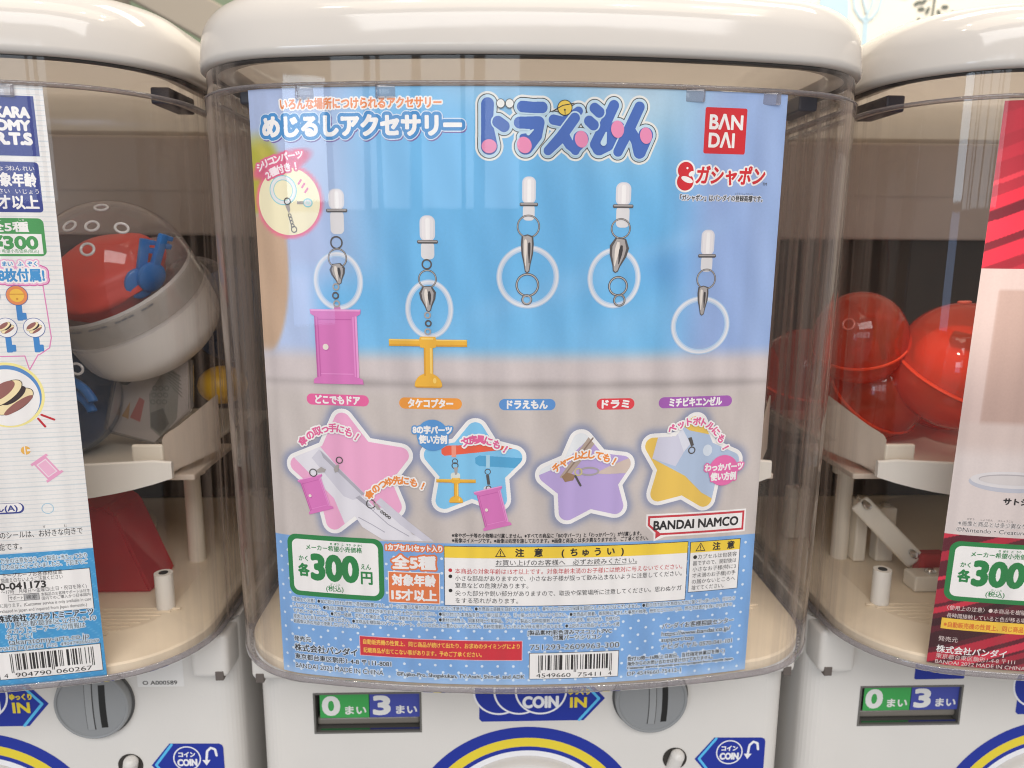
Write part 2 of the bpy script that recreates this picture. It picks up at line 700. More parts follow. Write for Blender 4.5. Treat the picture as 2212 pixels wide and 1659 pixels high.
    def arctext(self, s, L, Mi, Rr, h, mat, layer=2, bold=0.0, outs=()):
        n = len(s)
        Q = (2 * Mi[0] - (L[0] + Rr[0]) / 2, 2 * Mi[1] - (L[1] + Rr[1]) / 2)
        for i, ch in enumerate(s):
            t = i / max(n - 1, 1)
            x = (1 - t) ** 2 * L[0] + 2 * t * (1 - t) * Q[0] + t * t * Rr[0]
            y = (1 - t) ** 2 * L[1] + 2 * t * (1 - t) * Q[1] + t * t * Rr[1]
            dx = 2 * (1 - t) * (Q[0] - L[0]) + 2 * t * (Rr[0] - Q[0])
            dy = 2 * (1 - t) * (Q[1] - L[1]) + 2 * t * (Rr[1] - Q[1])
            self.text(ch, x, y, h, mat, layer, align='C', bold=bold, outs=outs, rot=math.atan2(dy, dx))

    def build(self, name, parent, step=2.0):
        bm = bmesh.new()
        vs = [bm.verts.new(v) for v in self.V]
        for f, m in zip(self.F, self.M):
            try:
                bf = bm.faces.new([vs[i] for i in f])
                bf.material_index = m
            except ValueError:
                pass
        if step:
            bm.faces.ensure_lookup_table()
            wide = [f for f in bm.faces if max(v.co.x for v in f.verts) - min(v.co.x for v in f.verts) > step]
            if wide:
                a = math.floor(min(v.co.x for f in wide for v in f.verts) / step)
                b = math.ceil(max(v.co.x for f in wide for v in f.verts) / step)
                for k in range(a, b + 1):
                    x = k * step + 0.0137
                    fs = [f for f in bm.faces if f.is_valid and min(v.co.x for v in f.verts) < x - 1e-4 and max(v.co.x for v in f.verts) > x + 1e-4
                          and max(v.co.x for v in f.verts) - min(v.co.x for v in f.verts) > step]
                    if fs:
                        g = set(fs)
                        for f in fs:
                            g.update(f.edges)
                            g.update(f.verts)
                        bmesh.ops.bisect_plane(bm, geom=list(g), plane_co=(x, 0, 0), plane_no=(1, 0, 0), dist=1e-6)
            big = [f for f in bm.faces if len(f.verts) > 4]
            if big:
                bmesh.ops.triangulate(bm, faces=big)
        for v in bm.verts:
            v.co = self.map(v.co.x, v.co.y, v.co.z)
        me = D.meshes.new(name)
        bm.to_mesh(me)
        bm.free()
        for m in self.mats:
            me.materials.append(m)
        o = D.objects.new(name, me)
        COL.objects.link(o)
        o.parent = parent
        return o


CARD_IN = 0.0013       # the card stands this far behind the case's outer face
CU = -0.0097           # and this far off the middle


def card_map(u0=122.5, cu=CU):
    cx = HW - RC
    cy = R0 - math.sqrt((R0 - RC) ** 2 - cx ** 2)
    amax = math.atan2(cx, R0 - cy)
    s1 = amax * R0

    def f(u, v, lift):
        """along the bowed front and on round the corner of the case"""
        s = (u - u0) / 1000 + cu
        o = -CARD_IN + lift + DRAFT * v / 288.0
        sg = 1 if s >= 0 else -1
        q = abs(s)
        if q <= s1:
            a = q / R0
            return Vector((sg * (R0 + o) * math.sin(a), R0 - (R0 + o) * math.cos(a), v / 1000))
        a = amax + (q - s1) / RC
        return Vector((sg * (cx + (RC + o) * math.sin(a)), cy - (RC + o) * math.cos(a), v / 1000))
    return f


FRONT = 0.078


def body_map(u, v, lift):
    return Vector((u / 1000, FRONT - 0.0001 - lift, v / 1000))


def ean13(code):
    Lc = ['0001101', '0011001', '0010011', '0111101', '0100011', '0110001', '0101111', '0111011', '0110111', '0001011']
    par = ['LLLLLL', 'LLGLGG', 'LLGGLG', 'LLGGGL', 'LGLLGG', 'LGGLLG', 'LGGGLL', 'LGLGLG', 'LGLGGL', 'LGGLGL']
    Rc = [''.join('1' if c == '0' else '0' for c in x) for x in Lc]
    Gc = [x[::-1] for x in Rc]
    d = [int(c) for c in code]
    s = '101'
    for i in range(6):
        s += (Lc if par[d[0]][i] == 'L' else Gc)[d[i + 1]]
    s += '01010'
    for i in range(6):
        s += Rc[d[i + 7]]
    return s + '101'


def barcode(P, code, x0, x1, y0, y1, mat, layer):
    s = ean13(code)
    w = (x1 - x0) / len(s)
    i = 0
    while i < len(s):
        if s[i] == '1':
            j = i
            while j < len(s) and s[j] == '1':
                j += 1
            guard = i < 3 or i > 91 or 44 < i < 50
            P.rect(x0 + i * w, y0 - (1.4 if guard else 0), x0 + j * w, y1, mat, layer)
            i = j
        else:
            i += 1


# ------------------------------------------------------------------ the shop behind
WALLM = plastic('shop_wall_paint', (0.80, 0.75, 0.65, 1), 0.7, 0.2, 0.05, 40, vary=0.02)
WALL_SHADED = plastic('shaded_wall_paint', (0.26, 0.225, 0.18, 1), 0.7, 0.2, 0.05, 40, vary=0.04)  # same beige wall at left, darkened in colour where less light falls
bm = bmesh.new()
bm_box(bm, -0.2, 3.2, 1.40, 1.5, -0.6, 2.4)
tag(from_bm('wall', bm, WALLM), kind='structure')
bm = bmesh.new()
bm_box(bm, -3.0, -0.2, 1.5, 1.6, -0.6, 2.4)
tag(from_bm('wall', bm, WALL_SHADED), kind='structure')


def wall_map(u, v, lift):
    return Vector((u / 1000, 1.40 - 0.001 - lift * 20, v / 1000))


# printed trees on the wall
PALE = plastic('pale_blue_paint', (0.46, 0.60, 0.68, 1), 0.7)
DKLEAF = plastic('dark_leaf_paint', (0.12, 0.135, 0.115, 1), 0.7)
P = Print(wall_map)
P.line([(806, 200), (804, 560), (801, 702)], 12, PALE, 1)
for sx_ in (-1, 1):
    P.line([(801, 696), (801 + sx_ * 14, 706), (801 + sx_ * 26, 722), (801 + sx_ * 31, 745), (801 + sx_ * 30, 860)], 6, PALE, 2)
P.line([(801, 705), (812, 735), (812, 800)], 5, PALE, 3)
P.line([(801, 715), (791, 740), (790, 800)], 5, PALE, 4)
tag(P.build('tree_decal', None, 0), 'pale blue line tree printed on the cream wall behind the right machine', 'wall print')
P = Print(wall_map)
P.line([(742, 200), (742, 680)], 16, PALE, 1)
P.disc(742, 712, 20, PALE, 2, ry=52)
P.disc(716, 735, 20, PALE, 3, ry=36)
tag(P.build('tree_decal', None, 0), 'pale blue rounded tree print on the wall just above the middle machine lid', 'wall print')
P = Print(wall_map)
rnd = random.Random(11)
P.line([(946, 400), (946, 690), (950, 760)], 5, DKLEAF, 1)
done = []
while len(done) < 42:
    x, y = 946 + rnd.uniform(-66, 66), rnd.uniform(684, 860)
    if abs(x - 946) > 20 + (y - 684) * 0.9 or any(math.hypot(x - p, y - q) < 13 for p, q in done):
        continue
    done.append((x, y))
    P.disc(x, y, 8.5, DKLEAF, 2, ry=3.8, n=14, rot=rnd.choice((0.5, -0.6, 1.2, -1.1, 0.0, 2.2)))
tag(P.build('leaf_decal', None, 0), 'dark grey scattered leaves printed on the cream wall at top right', 'wall print')

# slanted beige beam and the green poster seen between the left lids
bm = bmesh.new()
bm_box(bm, -0.45, 0.45, -0.02, 0.02, -0.036, 0.036, 0.004)
beam = from_bm('beam', bm, plastic('beige_beam', (0.34, 0.295, 0.24, 1), 0.5), loc=(-0.515, 1.22, 0.612))
beam.rotation_euler = (0, math.radians(28), 0)
tag(beam, 'slanted beige beam behind the gap between the left and middle lids', 'beam')
bm = bmesh.new()
bm_box(bm, -0.80, -0.50, 1.47, 1.48, 0.55, 1.2, 0.002)
tag(from_bm('poster', bm, plastic('green_poster', (0.20, 0.255, 0.17, 1), 0.6)), 'pale green board on the far wall above the slanted beam', 'board')

# ------------------------------------------------------------------ one capsule machine
ZB = 0.26
GROUP = 'row of white capsule vending machines'
mach = empty('capsule_machine', (0, 0, -ZB),
             'white capsule machine in the middle, its clear case full of a blue accessory card', 'vending machine', GROUP)

# lid: domed white cover with a rolled lower rim
rows = [ring(-0.012, 0.3075), ring(-0.010, LIDZ + 0.0006), ring(0.0005, LIDZ), ring(0.0032, LIDZ + 0.0002), ring(0.0046, LIDZ + 0.0014), ring(0.0048, LIDZ + 0.004),
        ring(0.0038, LIDZ + 0.012)]
for i in range(1, 13):
    t = PI / 2 * i / 12
    rows.append(ring(0.0038 - 0.021 * (1 - math.cos(t)), LIDZ + 0.012 + 0.020 * math.sin(t)))
for s, z in ((0.9, 0.0332), (0.7, 0.0348), (0.4, 0.0358), (0.1, 0.0362)):
    rows.append(ring(-0.0172, LIDZ + z, s))
V, F = loft(rows, False, True)
lid = make('lid', V, F, LIDM, mach, True)
# dark ring, coloured as the shaded gap, and inner skirt under the lid
V, F = loft([ring(0.0012, LIDZ - 0.0008), ring(0.0012, LIDZ + 0.004), ring(-0.003, LIDZ + 0.004), ring(-0.003, LIDZ - 0.0008)], close=True)
make('gap_ring', V, F, GAP_SHADE, mach, True)
# clear case: bowed shell, collar, lip and foot flange
V, F = loft([ring(DRAFT * z / 0.288, z) for z in (0.0, 0.10, 0.20, 0.2902)])
case = make('clear_case', V, F, CLEAR, mach, True)
V, F = loft([ring(DRAFT - 0.0012, 0.2912), ring(DRAFT - 0.0012, LIDZ - 0.0005)])
make('collar', V, F, CLEAR, case, True)
V, F = loft([ring(DRAFT + 0.0004, 0.2902), ring(DRAFT + 0.0006, 0.2910), ring(DRAFT - 0.0002, 0.2916), ring(DRAFT - 0.0060, 0.2916), ring(DRAFT - 0.0070, 0.2910), ring(DRAFT - 0.0060, 0.2902)], close=True)
make('lip', V, F, RIMM, case, True)
V, F = loft([ring(0.0002, -0.0006), ring(0.0006, 0.0002), ring(0.0004, 0.0022), ring(0.0001, 0.0030), ring(-0.0003, 0.0030), ring(-0.0040, -0.0006)], close=True)
make('foot_rim', V, F, RIMM, case, True)
for x in (-0.104, -0.068, 0.068, 0.104):
    bm = bmesh.new()
    y = R0 - math.sqrt((R0 + DRAFT - 0.0006) ** 2 - x * x)
    bm_box(bm, x - 0.0044, x + 0.0044, y, y + 0.0012, 0.2846, 0.2904, 0.0005)
    from_bm('clip', bm, RIMM, case, True)

# inside: deck with ridges, rear panels
rows = [ring(-0.0045, 0.0004), ring(-0.0045, 0.0050), ring(-0.0055, 0.0060), ring(-0.0300, 0.0120)]
V, F = loft(rows, True, True)
deck = make('deck', V, F, DECKM, mach, False)
bm = bmesh.new()
for i in range(9):
    y = 0.034 + i * 0.0042
    w = 0.105 + i * 0.004
    bm_box(bm, -w, w, y, y + 0.0014, 0.0115, 0.0124)
from_bm('ridges', bm, DECKM, deck)
bm = bmesh.new()
bm_box(bm, -0.156, 0.156, 0.262, 0.290, 0.0125, 0.236, 0.002)
from_bm('rear_panel', bm, DARK, mach)
bm = bmesh.new()
bm_box(bm, -0.152, 0.152, 0.250, 0.292, 0.2265, 0.2995, 0.002)
bm_box(bm, -0.156, -0.139, 0.249, 0.292, 0.2065, 0.2268, 0.004)
bm_box(bm, 0.139, 0.156, 0.249, 0.292, 0.2065, 0.2268, 0.004)
bm_box(bm, -0.152, 0.152, 0.2495, 0.252, 0.2595, 0.2602)
from_bm('rear_header', bm, TAUPE, mach)
# navy corner pads of the lid mechanism
for s in (-1, 1):
    bm = bmesh.new()
    bm_box(bm, s * 0.1465 - 0.005, s * 0.1465 + 0.005, 0.07, 0.105, 0.2925, 0.3010, 0.001)
    from_bm('corner_pad', bm, NAVY, mach)

# hopper: front apron, floor, retaining tabs, side chute walls
NX = 28
V, F = [], []
for i in range(NX + 1):
    x = -0.139 + 0.278 * i / NX
    q = abs(x) / 0.139
    y = 0.049 + 0.017 * q * q
    zb = 0.0805 + 0.011 * q ** 4
    zt = 0.1025 - (0.0015 if i in (0, NX) else 0)
    for yy in (y, y + 0.003):
        V += [(x, yy, zb), (x, yy, zt - 0.0008), (x, yy + (0.0008 if yy == y else -0.0008), zt)]
for i in range(NX):
    a, b = i * 6, i * 6 + 6
    F += [(a, b, b + 1, a + 1), (a + 1, b + 1, b + 2, a + 2), (a + 2, b + 2, b + 5, a + 5), (a + 5, b + 5, b + 4, a + 4), (a + 4, b + 4, b + 3, a + 3), (a + 3, b + 3, b, a)]
F += [(0, 1, 2, 5, 4, 3), tuple(NX * 6 + i for i in (3, 4, 5, 2, 1, 0))]
hop = make('hopper_rim', V, F, plastic('hopper_white', (0.80, 0.75, 0.68, 1), 0.3, 0.5, vary=0.02), mach, True)
hop.data.set_sharp_from_angle(angle=math.radians(40))
bm = bmesh.new()
bm_box(bm, -0.134, 0.134, 0.070, 0.245, 0.0895, 0.0925, 0.001)
from_bm('hopper_floor', bm, CREAM, mach)
for s in (-1, 1):
    bm = bmesh.new()
    bm_box(bm, min(s * 0.1155, s * 0.133), max(s * 0.1155, s * 0.133), 0.0705, 0.0735, 0.094, 0.1098, 0.0012)
    from_bm('retaining_tab', bm, CREAM, mach)
    pts = [(0.1325, 0.0915), (0.1325, 0.113), (0.134, 0.1152), (0.138, 0.1158), (0.152, 0.1265), (0.152, 0.0915)]
    bm = bmesh.new()
    for th in (0, 0.0024):
        for (x, z) in pts:
            bm.verts.new((s * x, 0.071 + (x - 0.1325) * 1.9 + th, z + (x - 0.1325) * 0.25))
    bm.verts.ensure_lookup_table()
    n = len(pts)
    vv = bm.verts
    bm.faces.new([vv[i] for i in range(n)])
    bm.faces.new([vv[n + i] for i in reversed(range(n))])
    for i in range(n):
        j = (i + 1) % n
        bm.faces.new((vv[i], vv[n + i], vv[n + j], vv[j]))
    bmesh.ops.bevel(bm, geom=bm.edges[:], offset=0.0007, segments=2, affect='EDGES')
    bm_box(bm, min(s * 0.118, s * 0.146), max(s * 0.118, s * 0.146), 0.080, 0.150, 0.0858, 0.0893, 0.0008)
    from_bm('chute_wall', bm, plastic('chute_cream', (0.62, 0.52, 0.43, 1), 0.4, 0.4, vary=0.03), mach)
    bm = bmesh.new()
    bm_cyl(bm, (s * 0.1215, 0.138, 0.012), (s * 0.1215, 0.138, 0.0848), 0.0056, 0.0050)
    bm_cyl(bm, (s * 0.1215, 0.138, 0.0720), (s * 0.1215, 0.138, 0.0847), 0.0085, 0.0095)
    from_bm('post', bm, CREAM, mach, True)
    bm = bmesh.new()
    bm_cyl(bm, (s * 0.128, 0.070, 0.0121), (s * 0.128, 0.070, 0.0333), 0.0052)
    o = from_bm('peg', bm, plastic('peg_white', (0.78, 0.74, 0.68, 1), 0.35), mach, True)
    bm = bmesh.new()
    bm_cyl(bm, (s * 0.128, 0.070, 0.0333), (s * 0.128, 0.070, 0.0336), 0.0026)
    from_bm('peg_hole', bm, BLACK, o)
# dispensing linkage on the left of the deck
bm = bmesh.new()
pA, pB = Vector((-0.124, 0.113, 0.060)), Vector((-0.088, 0.103, 0.023))
d = (pB - pA).normalized()
M = Matrix.Translation((pA + pB) / 2) @ d.to_track_quat('X', 'Y').to_matrix().to_4x4()
L_ = (pB - pA).length / 2
bm_box(bm, -L_, L_, -0.0065, 0.0065, -0.002, 0.002, 0.0018, 3, M)
arm = from_bm('lever_arm', bm, CREAM, mach, True)
for pt in (pA + d * 0.004, pB - d * 0.006):
    bm = bmesh.new()
    bm_lathe(bm, [(0.0036, 0), (0.0036, 0.0012), (0.0024, 0.0022), (0, 0.0024)], axis_mat(pt + Vector((0.001, -0.002, 0.0018)), (0.35, -0.6, 0.7)), 16)
    from_bm('screw', bm, STEEL, arm, True)
for bx in ((-0.116, -0.108, 0.128, 0.14, 0.0123, 0.055), (-0.101, -0.089, 0.128, 0.138, 0.0123, 0.050), (-0.100, -0.074, 0.082, 0.096, 0.0123, 0.0225),
           (-0.080, -0.074, 0.080, 0.094, 0.0123, 0.020), (-0.145, -0.13, 0.17, 0.18, 0.0123, 0.05)):
    bm = bmesh.new()
    bm_box(bm, *bx, 0.0012)
    bk = from_bm('bracket', bm, CREAM, mach)
    bm = bmesh.new()
    bm_lathe(bm, [(0.0034, 0), (0.0034, 0.001), (0.0022, 0.0022), (0, 0.0024)], axis_mat(((bx[0] + bx[1]) / 2, (bx[2] + bx[3]) / 2, bx[5]), (0, 0, 1)), 16)
    from_bm('screw', bm, STEEL, bk, True)
bm = bmesh.new()
bm_box(bm, -0.088, -0.070, 0.098, 0.108, 0.0123, 0.030, 0.002)
from_bm('red_stop', bm, plastic('red_stop', rgb(190, 46, 44), 0.4), mach)
bm = bmesh.new()
bm_lathe(bm, [(0, 0.0), (0.075, 0.0), (0.075, 0.006), (0.070, 0.008), (0.02, 0.010), (0, 0.010)], Matrix.Translation((0, 0.17, 0.0122)), 56)
from_bm('turntable', bm, DECKM, mach, True)

# body: rounded white box with a window cut in its face
HB, FIL, TOP, BOT = 0.1635, 0.013, -0.004, -0.258
SIDE = []
for s in (-1, 1):
    arc = [(s * (HB - FIL + FIL * math.sin(t)), FRONT + FIL - FIL * math.cos(t)) for t in [PI / 2 * i / 8 for i in range(9)]]
    SIDE.append(arc)
pathL = list(reversed(SIDE[0]))
pathR = SIDE[1]
WX0, WX1, WZ0, WZ1 = -0.1300, -0.0640, -0.0758, -0.0482
KC, KR = (0.0775, -0.0530), 0.0262
V, F = [], []


def vid(x, y, z):
    V.append((x, y, z))
    return len(V) - 1


pts = [(-HB, BACK)] + [(-HB, FRONT + FIL)] + pathL[0:] + pathR + [(HB, BACK)]
# side walls and fillets
prof = [(-HB, BACK)] + list(reversed(SIDE[0]))
prof2 = SIDE[1] + [(HB, BACK)]
for pr in (prof, prof2):
    for (x0, y0), (x1, y1) in zip(pr, pr[1:]):
        F.append((vid(x0, y0, BOT), vid(x1, y1, BOT), vid(x1, y1, TOP), vid(x0, y0, TOP)))
# front with the window left open
xs = [-HB + FIL, WX0, WX1, HB - FIL]
zs = [BOT, WZ0, WZ1, TOP]
for i in range(3):
    for j in range(3):
        if i == 1 and j == 1:
            continue
        F.append((vid(xs[i], FRONT, zs[j]), vid(xs[i + 1], FRONT, zs[j]), vid(xs[i + 1], FRONT, zs[j + 1]), vid(xs[i], FRONT, zs[j + 1])))
F.append((vid(-HB, BACK, TOP), vid(HB, BACK, TOP), vid(HB, FRONT + FIL, TOP), vid(HB - FIL, FRONT, TOP), vid(-HB + FIL, FRONT, TOP), vid(-HB, FRONT + FIL, TOP)))
F.append((vid(-HB, BACK, BOT), vid(HB, BACK, BOT), vid(HB, BACK, TOP), vid(-HB, BACK, TOP)))
body = make('body', V, F, BODYW, mach, True)
body.data.set_sharp_from_angle(angle=math.radians(35))
bm = bmesh.new()
bmesh.ops.create_grid(bm, x_segments=1, y_segments=1, size=0.5)
bm.free()

# coin-count window: grey recess, glossy drum with the two number cards
bm = bmesh.new()
t = 0.0012
bm_box(bm, WX0, WX0 + t, FRONT - 0.0003, FRONT + 0.012, WZ0, WZ1)
bm_box(bm, WX1 - t, WX1, FRONT - 0.0003, FRONT + 0.012, WZ0, WZ1)
bm_box(bm, WX0 + t, WX1 - t, FRONT - 0.0003, FRONT + 0.012, WZ0, WZ0 + t)
bm_box(bm, WX0 + t, WX1 - t, FRONT - 0.0003, FRONT + 0.012, WZ1 - t, WZ1)
bm_box(bm, WX0, WX1, FRONT + 0.012, FRONT + 0.014, WZ0, WZ1)
win = from_bm('count_window', bm, plastic('window_frame_grey', (0.13, 0.125, 0.115, 1), 0.3, 0.6), mach)


def win_map(u, v, lift):
    return Vector((u / 1000, FRONT + 0.0016 - lift, v / 1000))


GREEN_C, BLUE_C = ink(62, 160, 82), ink(66, 76, 160)
GREYB = plastic('drum_grey', (0.16, 0.145, 0.125, 1), 0.22, 0.6)
WCARD = ink(222, 222, 220)
P = Print(win_map)
P.rect(-126.4, -66.2, -96.4, -49.4, GREEN_C, 1)
P.rect(-126.4, -74.6, -96.4, -73.4, ink(34, 84, 48), 1)  # reflection of the green card, painted as a dim strip
P.text('0', -119.6, -57.6, 17, WCARD, 2, w=9.6, align='C', bold=0.9)
P.text('まい', -104.6, -61.2, 6.4, WCARD, 2, w=12.6, align='C', bold=0.28)
P.build('zero_card', win)
P = Print(win_map)
P.rect(-96.0, -66.2, -65.4, -49.4, BLUE_C, 1)
P.rect(-96.0, -74.6, -65.4, -73.4, ink(38, 44, 92), 1)  # blue card's reflection, likewise painted in dark ink
P.text('3', -88.6, -57.6, 17, WCARD, 2, w=9.4, align='C', bold=0.9)
P.text('まい', -73.4, -61.2, 6.4, WCARD, 2, w=12.6, align='C', bold=0.28)
P.build('three_card', win)
bm = bmesh.new()
bm_box(bm, WX0 + t, WX1 - t, FRONT + 0.0026, FRONT + 0.012, WZ0 + t + 0.0026, -0.0668, 0.0016, 3)
from_bm('drum', bm, GREYB, win, True)

# coin knob: shallow grey dome on a dark disc painting its recess shadow, with bar and slot
bm = bmesh.new()
bm_cyl(bm, (KC[0], FRONT + 0.001, KC[1]), (KC[0], FRONT - 0.0009, KC[1]), 0.0236, n=56)
recess_shade = from_bm('knob_recess_shade', bm, plastic('recess_shade_grey', (0.10, 0.10, 0.10, 1), 0.5), mach, True)
bm = bmesh.new()
KM = axis_mat((KC[0], FRONT - 0.0009, KC[1]), (0, -1, 0))
kp = [(0.0224, 0.0), (0.0224, 0.0036), (0.0220, 0.0046), (0.0212, 0.0050), (0.0205, 0.0048), (0.0202, 0.0042)]
for i in range(9):
    r = 0.0198 * (1 - i / 8)
    kp.append((r, 0.0042 + 0.0026 * (1 - (r / 0.0198) ** 2)))
bm_lathe(bm, kp, KM, 64)
knob = from_bm('coin_knob', bm, GREY, mach, True)


def knob_y(x, z):
    r = math.hypot(x - KC[0], z - KC[1]) / 0.0198
    return FRONT - 0.0009 - (0.0042 + 0.0026 * max(0, 1 - r * r))


def strip(x0, x1, z0, z1, up, bow):
    V, F = [], []
    n = 14
    for i in range(n + 1):
        z = z0 + (z1 - z0) * i / n
        b = bow * (1 - ((z - KC[1]) / 0.02) ** 2)
        for x in (x0 + b, x1 + b):
            V += [(x, knob_y(x, z) - up, z), (x, knob_y(x, z) + 0.002, z)]
    for i in range(n):
        a = i * 4
        F += [(a, a + 2, a + 6, a + 4), (a, a + 4, a + 5, a + 1), (a + 2, a + 3, a + 7, a + 6)]
    F += [(0, 1, 3, 2), (n * 4, n * 4 + 2, n * 4 + 3, n * 4 + 1)]
    return V, F


V, F = strip(KC[0] - 0.0026, KC[0] + 0.0014, KC[1] - 0.0150, KC[1] + 0.0150, 0.0005, 0.0006)
make('knob_bar', V, F, plastic('bar_grey', (0.30, 0.31, 0.32, 1), 0.28), knob)
V, F = strip(KC[0] - 0.0030, KC[0] - 0.0026, KC[1] - 0.0153, KC[1] + 0.0153, 0.00025, 0.0006)
make('bar_gap', V, F, plastic('gap_dark', (0.05, 0.05, 0.05, 1), 0.5), knob)
V, F = strip(KC[0] + 0.0014, KC[0] + 0.0018, KC[1] - 0.0153, KC[1] + 0.0153, 0.00025, 0.0006)
make('bar_gap', V, F, plastic('gap_dark', (0.05, 0.05, 0.05, 1), 0.5), knob)
V, F = strip(KC[0] + 0.0053, KC[0] + 0.0089, KC[1] - 0.0140, KC[1] + 0.0140, 0.00020, 0.0006)
make('coin_slot', V, F, BLACK, knob)

# stickers on the body
BLUES, YELS, WHS, CYS = ink(30, 50, 152), ink(228, 206, 60), ink(232, 232, 236), ink(88, 186, 236)
P = Print(body_map)
P.poly([(-28.5, -67.6), (-26.8, -69.3), (36.4, -69.3), (49.4, -54.4), (36.4, -39.5), (-28.5, -39.5)], BLUES, 1)
for i, x in enumerate((-16.2, -3.6, 9.6)):
    P.disc(x, -48.6, 16.2, WHS, 2 + 2 * i, n=64)
    P.disc(x, -48.6, 15.0, BLUES, 3 + 2 * i, n=64)
P.rect(14, -69.2, 36, -66.2, BLUES, 1.5)
P.text('COIN', 9.4, -56.0, 10.4, WHS, 9, w=21.5, align='C', bold=0.55)
P.text('IN', 32.9, -56.6, 9.4, YELS, 9, w=9.8, align='C', bold=0.5)
P.text('ゆっくり', 33.2, -49.6, 4.3, YELS, 9, w=12.8, align='C', bold=0.3)
P.line([(36.0, -43.6), (45.6, -54.4), (33.6, -68.9)], 1.7, CYS, 8)
P.build('coin_sticker', mach)
P = Print(body_map)
P.poly([(107.6, -97.8), (119.5, -82.9), (149.6, -83.4), (151.6, -84.4), (152.2, -86.4), (152.2, -112.5), (119.5, -112.5)], BLUES, 1)
P.line([(120.8, -83.6), (110.4, -97.6), (120.8, -111.8)], 1.6, CYS, 2)
P.annulus(129.6, -93.4, 7.7, 8.5, WHS, 3)
P.text('コイン', 129.6, -90.6, 4.0, WHS, 4, w=10, align='C', bold=0.22)
P.text('COIN', 129.6, -96.0, 6.2, WHS, 4, w=11.6, align='C', bold=0.35)
P.line([(141.4, -95.2), (142.2, -88.6), (144.6, -86.2), (147.2, -87.4), (147.8, -91.6)], 1.5, WHS, 4)
P.poly([(138.9, -94.6), (144.0, -94.6), (141.3, -98.4)], WHS, 5)
P.build('return_sticker', mach)
P = Print(body_map)
cz, r = -149.8, 76.5
P.annulus(0.9, cz, 68.9, 76.5, BLUES, 1, n=120)
P.annulus(0.9, cz, 62.9, 68.9, YELS, 1, n=120)
P.annulus(0.9, cz, 60.1, 62.9, BLUES, 1, n=120)
P.annulus(0.9, cz, 56.4, 60.1, WHS, 1, n=120)
P.build('dial_sticker', mach)
bm = bmesh.new()
bm_lathe(bm, [(0.0564, 0), (0.0560, 0.004), (0.0545, 0.0062), (0.050, 0.0072), (0.03, 0.0076), (0, 0.0076)], axis_mat((0.0009, FRONT - 0.0002, cz / 1000), (0, -1, 0)), 72)
dial = from_bm('dial', bm, BODYW, mach, True)
bm = bmesh.new()
bm_box(bm, -0.048, 0.049, FRONT - 0.030, FRONT - 0.0078, cz / 1000 - 0.010, cz / 1000 + 0.010, 0.005, 4)
from_bm('dial_grip', bm, BODYW, dial, True)

# coin return: dark round opening with a white lever
bm = bmesh.new()
bm_cyl(bm, (0.0949, FRONT + 0.001, -0.0972), (0.0949, FRONT - 0.0004, -0.0972), 0.0076, n=40)
ret = from_bm('coin_return', bm, plastic('return_dark', (0.03, 0.026, 0.022, 1), 0.5), mach, True)
bm = bmesh.new()
bm_cyl(bm, (0.0925, FRONT + 0.001, -0.1080), (0.0962, FRONT - 0.0022, -0.0935), 0.0044, 0.0044, n=28)
bm_lathe(bm, [(0.0044, 0), (0.0039, 0.0016), (0.0024, 0.0030), (0, 0.0036)], axis_mat((0.0962, FRONT - 0.0022, -0.0935), (0.0037, -0.0032, 0.0145)), 28)
from_bm('return_lever', bm, BODYW, ret, True)

# corner latches under the case
for s in (-1, 1):
    bm = bmesh.new()
    vs = bm_box(bm, min(s * 0.1405, s * 0.1628), max(s * 0.1405, s * 0.1628), 0.066, FRONT + 0.012, -0.0325, -0.0042, 0.004, 4)
    if s < 0:
        pass
    lt = from_bm('latch', bm, BODYW, mach, True)
    bm = bmesh.new()
    bm_box(bm, s * 0.1575 - 0.0024, s * 0.1575 + 0.0024, 0.0655, 0.070, -0.0332, -0.0275, 0.0004)
    from_bm('latch_notch', bm, plastic('notch_dark', (0.12, 0.10, 0.09, 1), 0.6), lt)

for ch in mach.children:
    ch.location.z += ZB


def copy_tree(o, parent=None):
    c = o.copy()
    COL.objects.link(c)
    c.parent = parent
    for ch in list(o.children):
        copy_tree(ch, c)
    return c


DYL, DYR = 0.0029, -0.0010
machL = copy_tree(mach)
machL.location = (-PITCH, DYL, -ZB)
machL['label'] = 'white capsule machine at left holding big clear capsules with red and blue toys'
machR = copy_tree(mach)
machR.location = (PITCH, DYR, -ZB)
machR['label'] = 'white capsule machine at right holding red see-through capsules'

# stickers only one machine has
P = Print(body_map)
P.rect(103.6, -44.2, 131.4, -12.0, ink(226, 224, 222), 1)
P.text('O A000589', 117.0, -41.4, 3.6, ink(30, 30, 30), 2, w=20.6, align='C', bold=0.12)
o = P.build('serial_label', machL)
o.location.z = ZB
P = Print(body_map)
P.rect(-96.4, -44.0, -64.4, -14.0, BLUES, 1, r=1.2)
o = P.build('blue_sticker', machR)
o.location.z = ZB

# ------------------------------------------------------------------ capsules and toys inside
XL, XR = -PITCH, PITCH


SEAMR = plastic('seam_red', rgb(236, 74, 44), 0.25, 0.5)


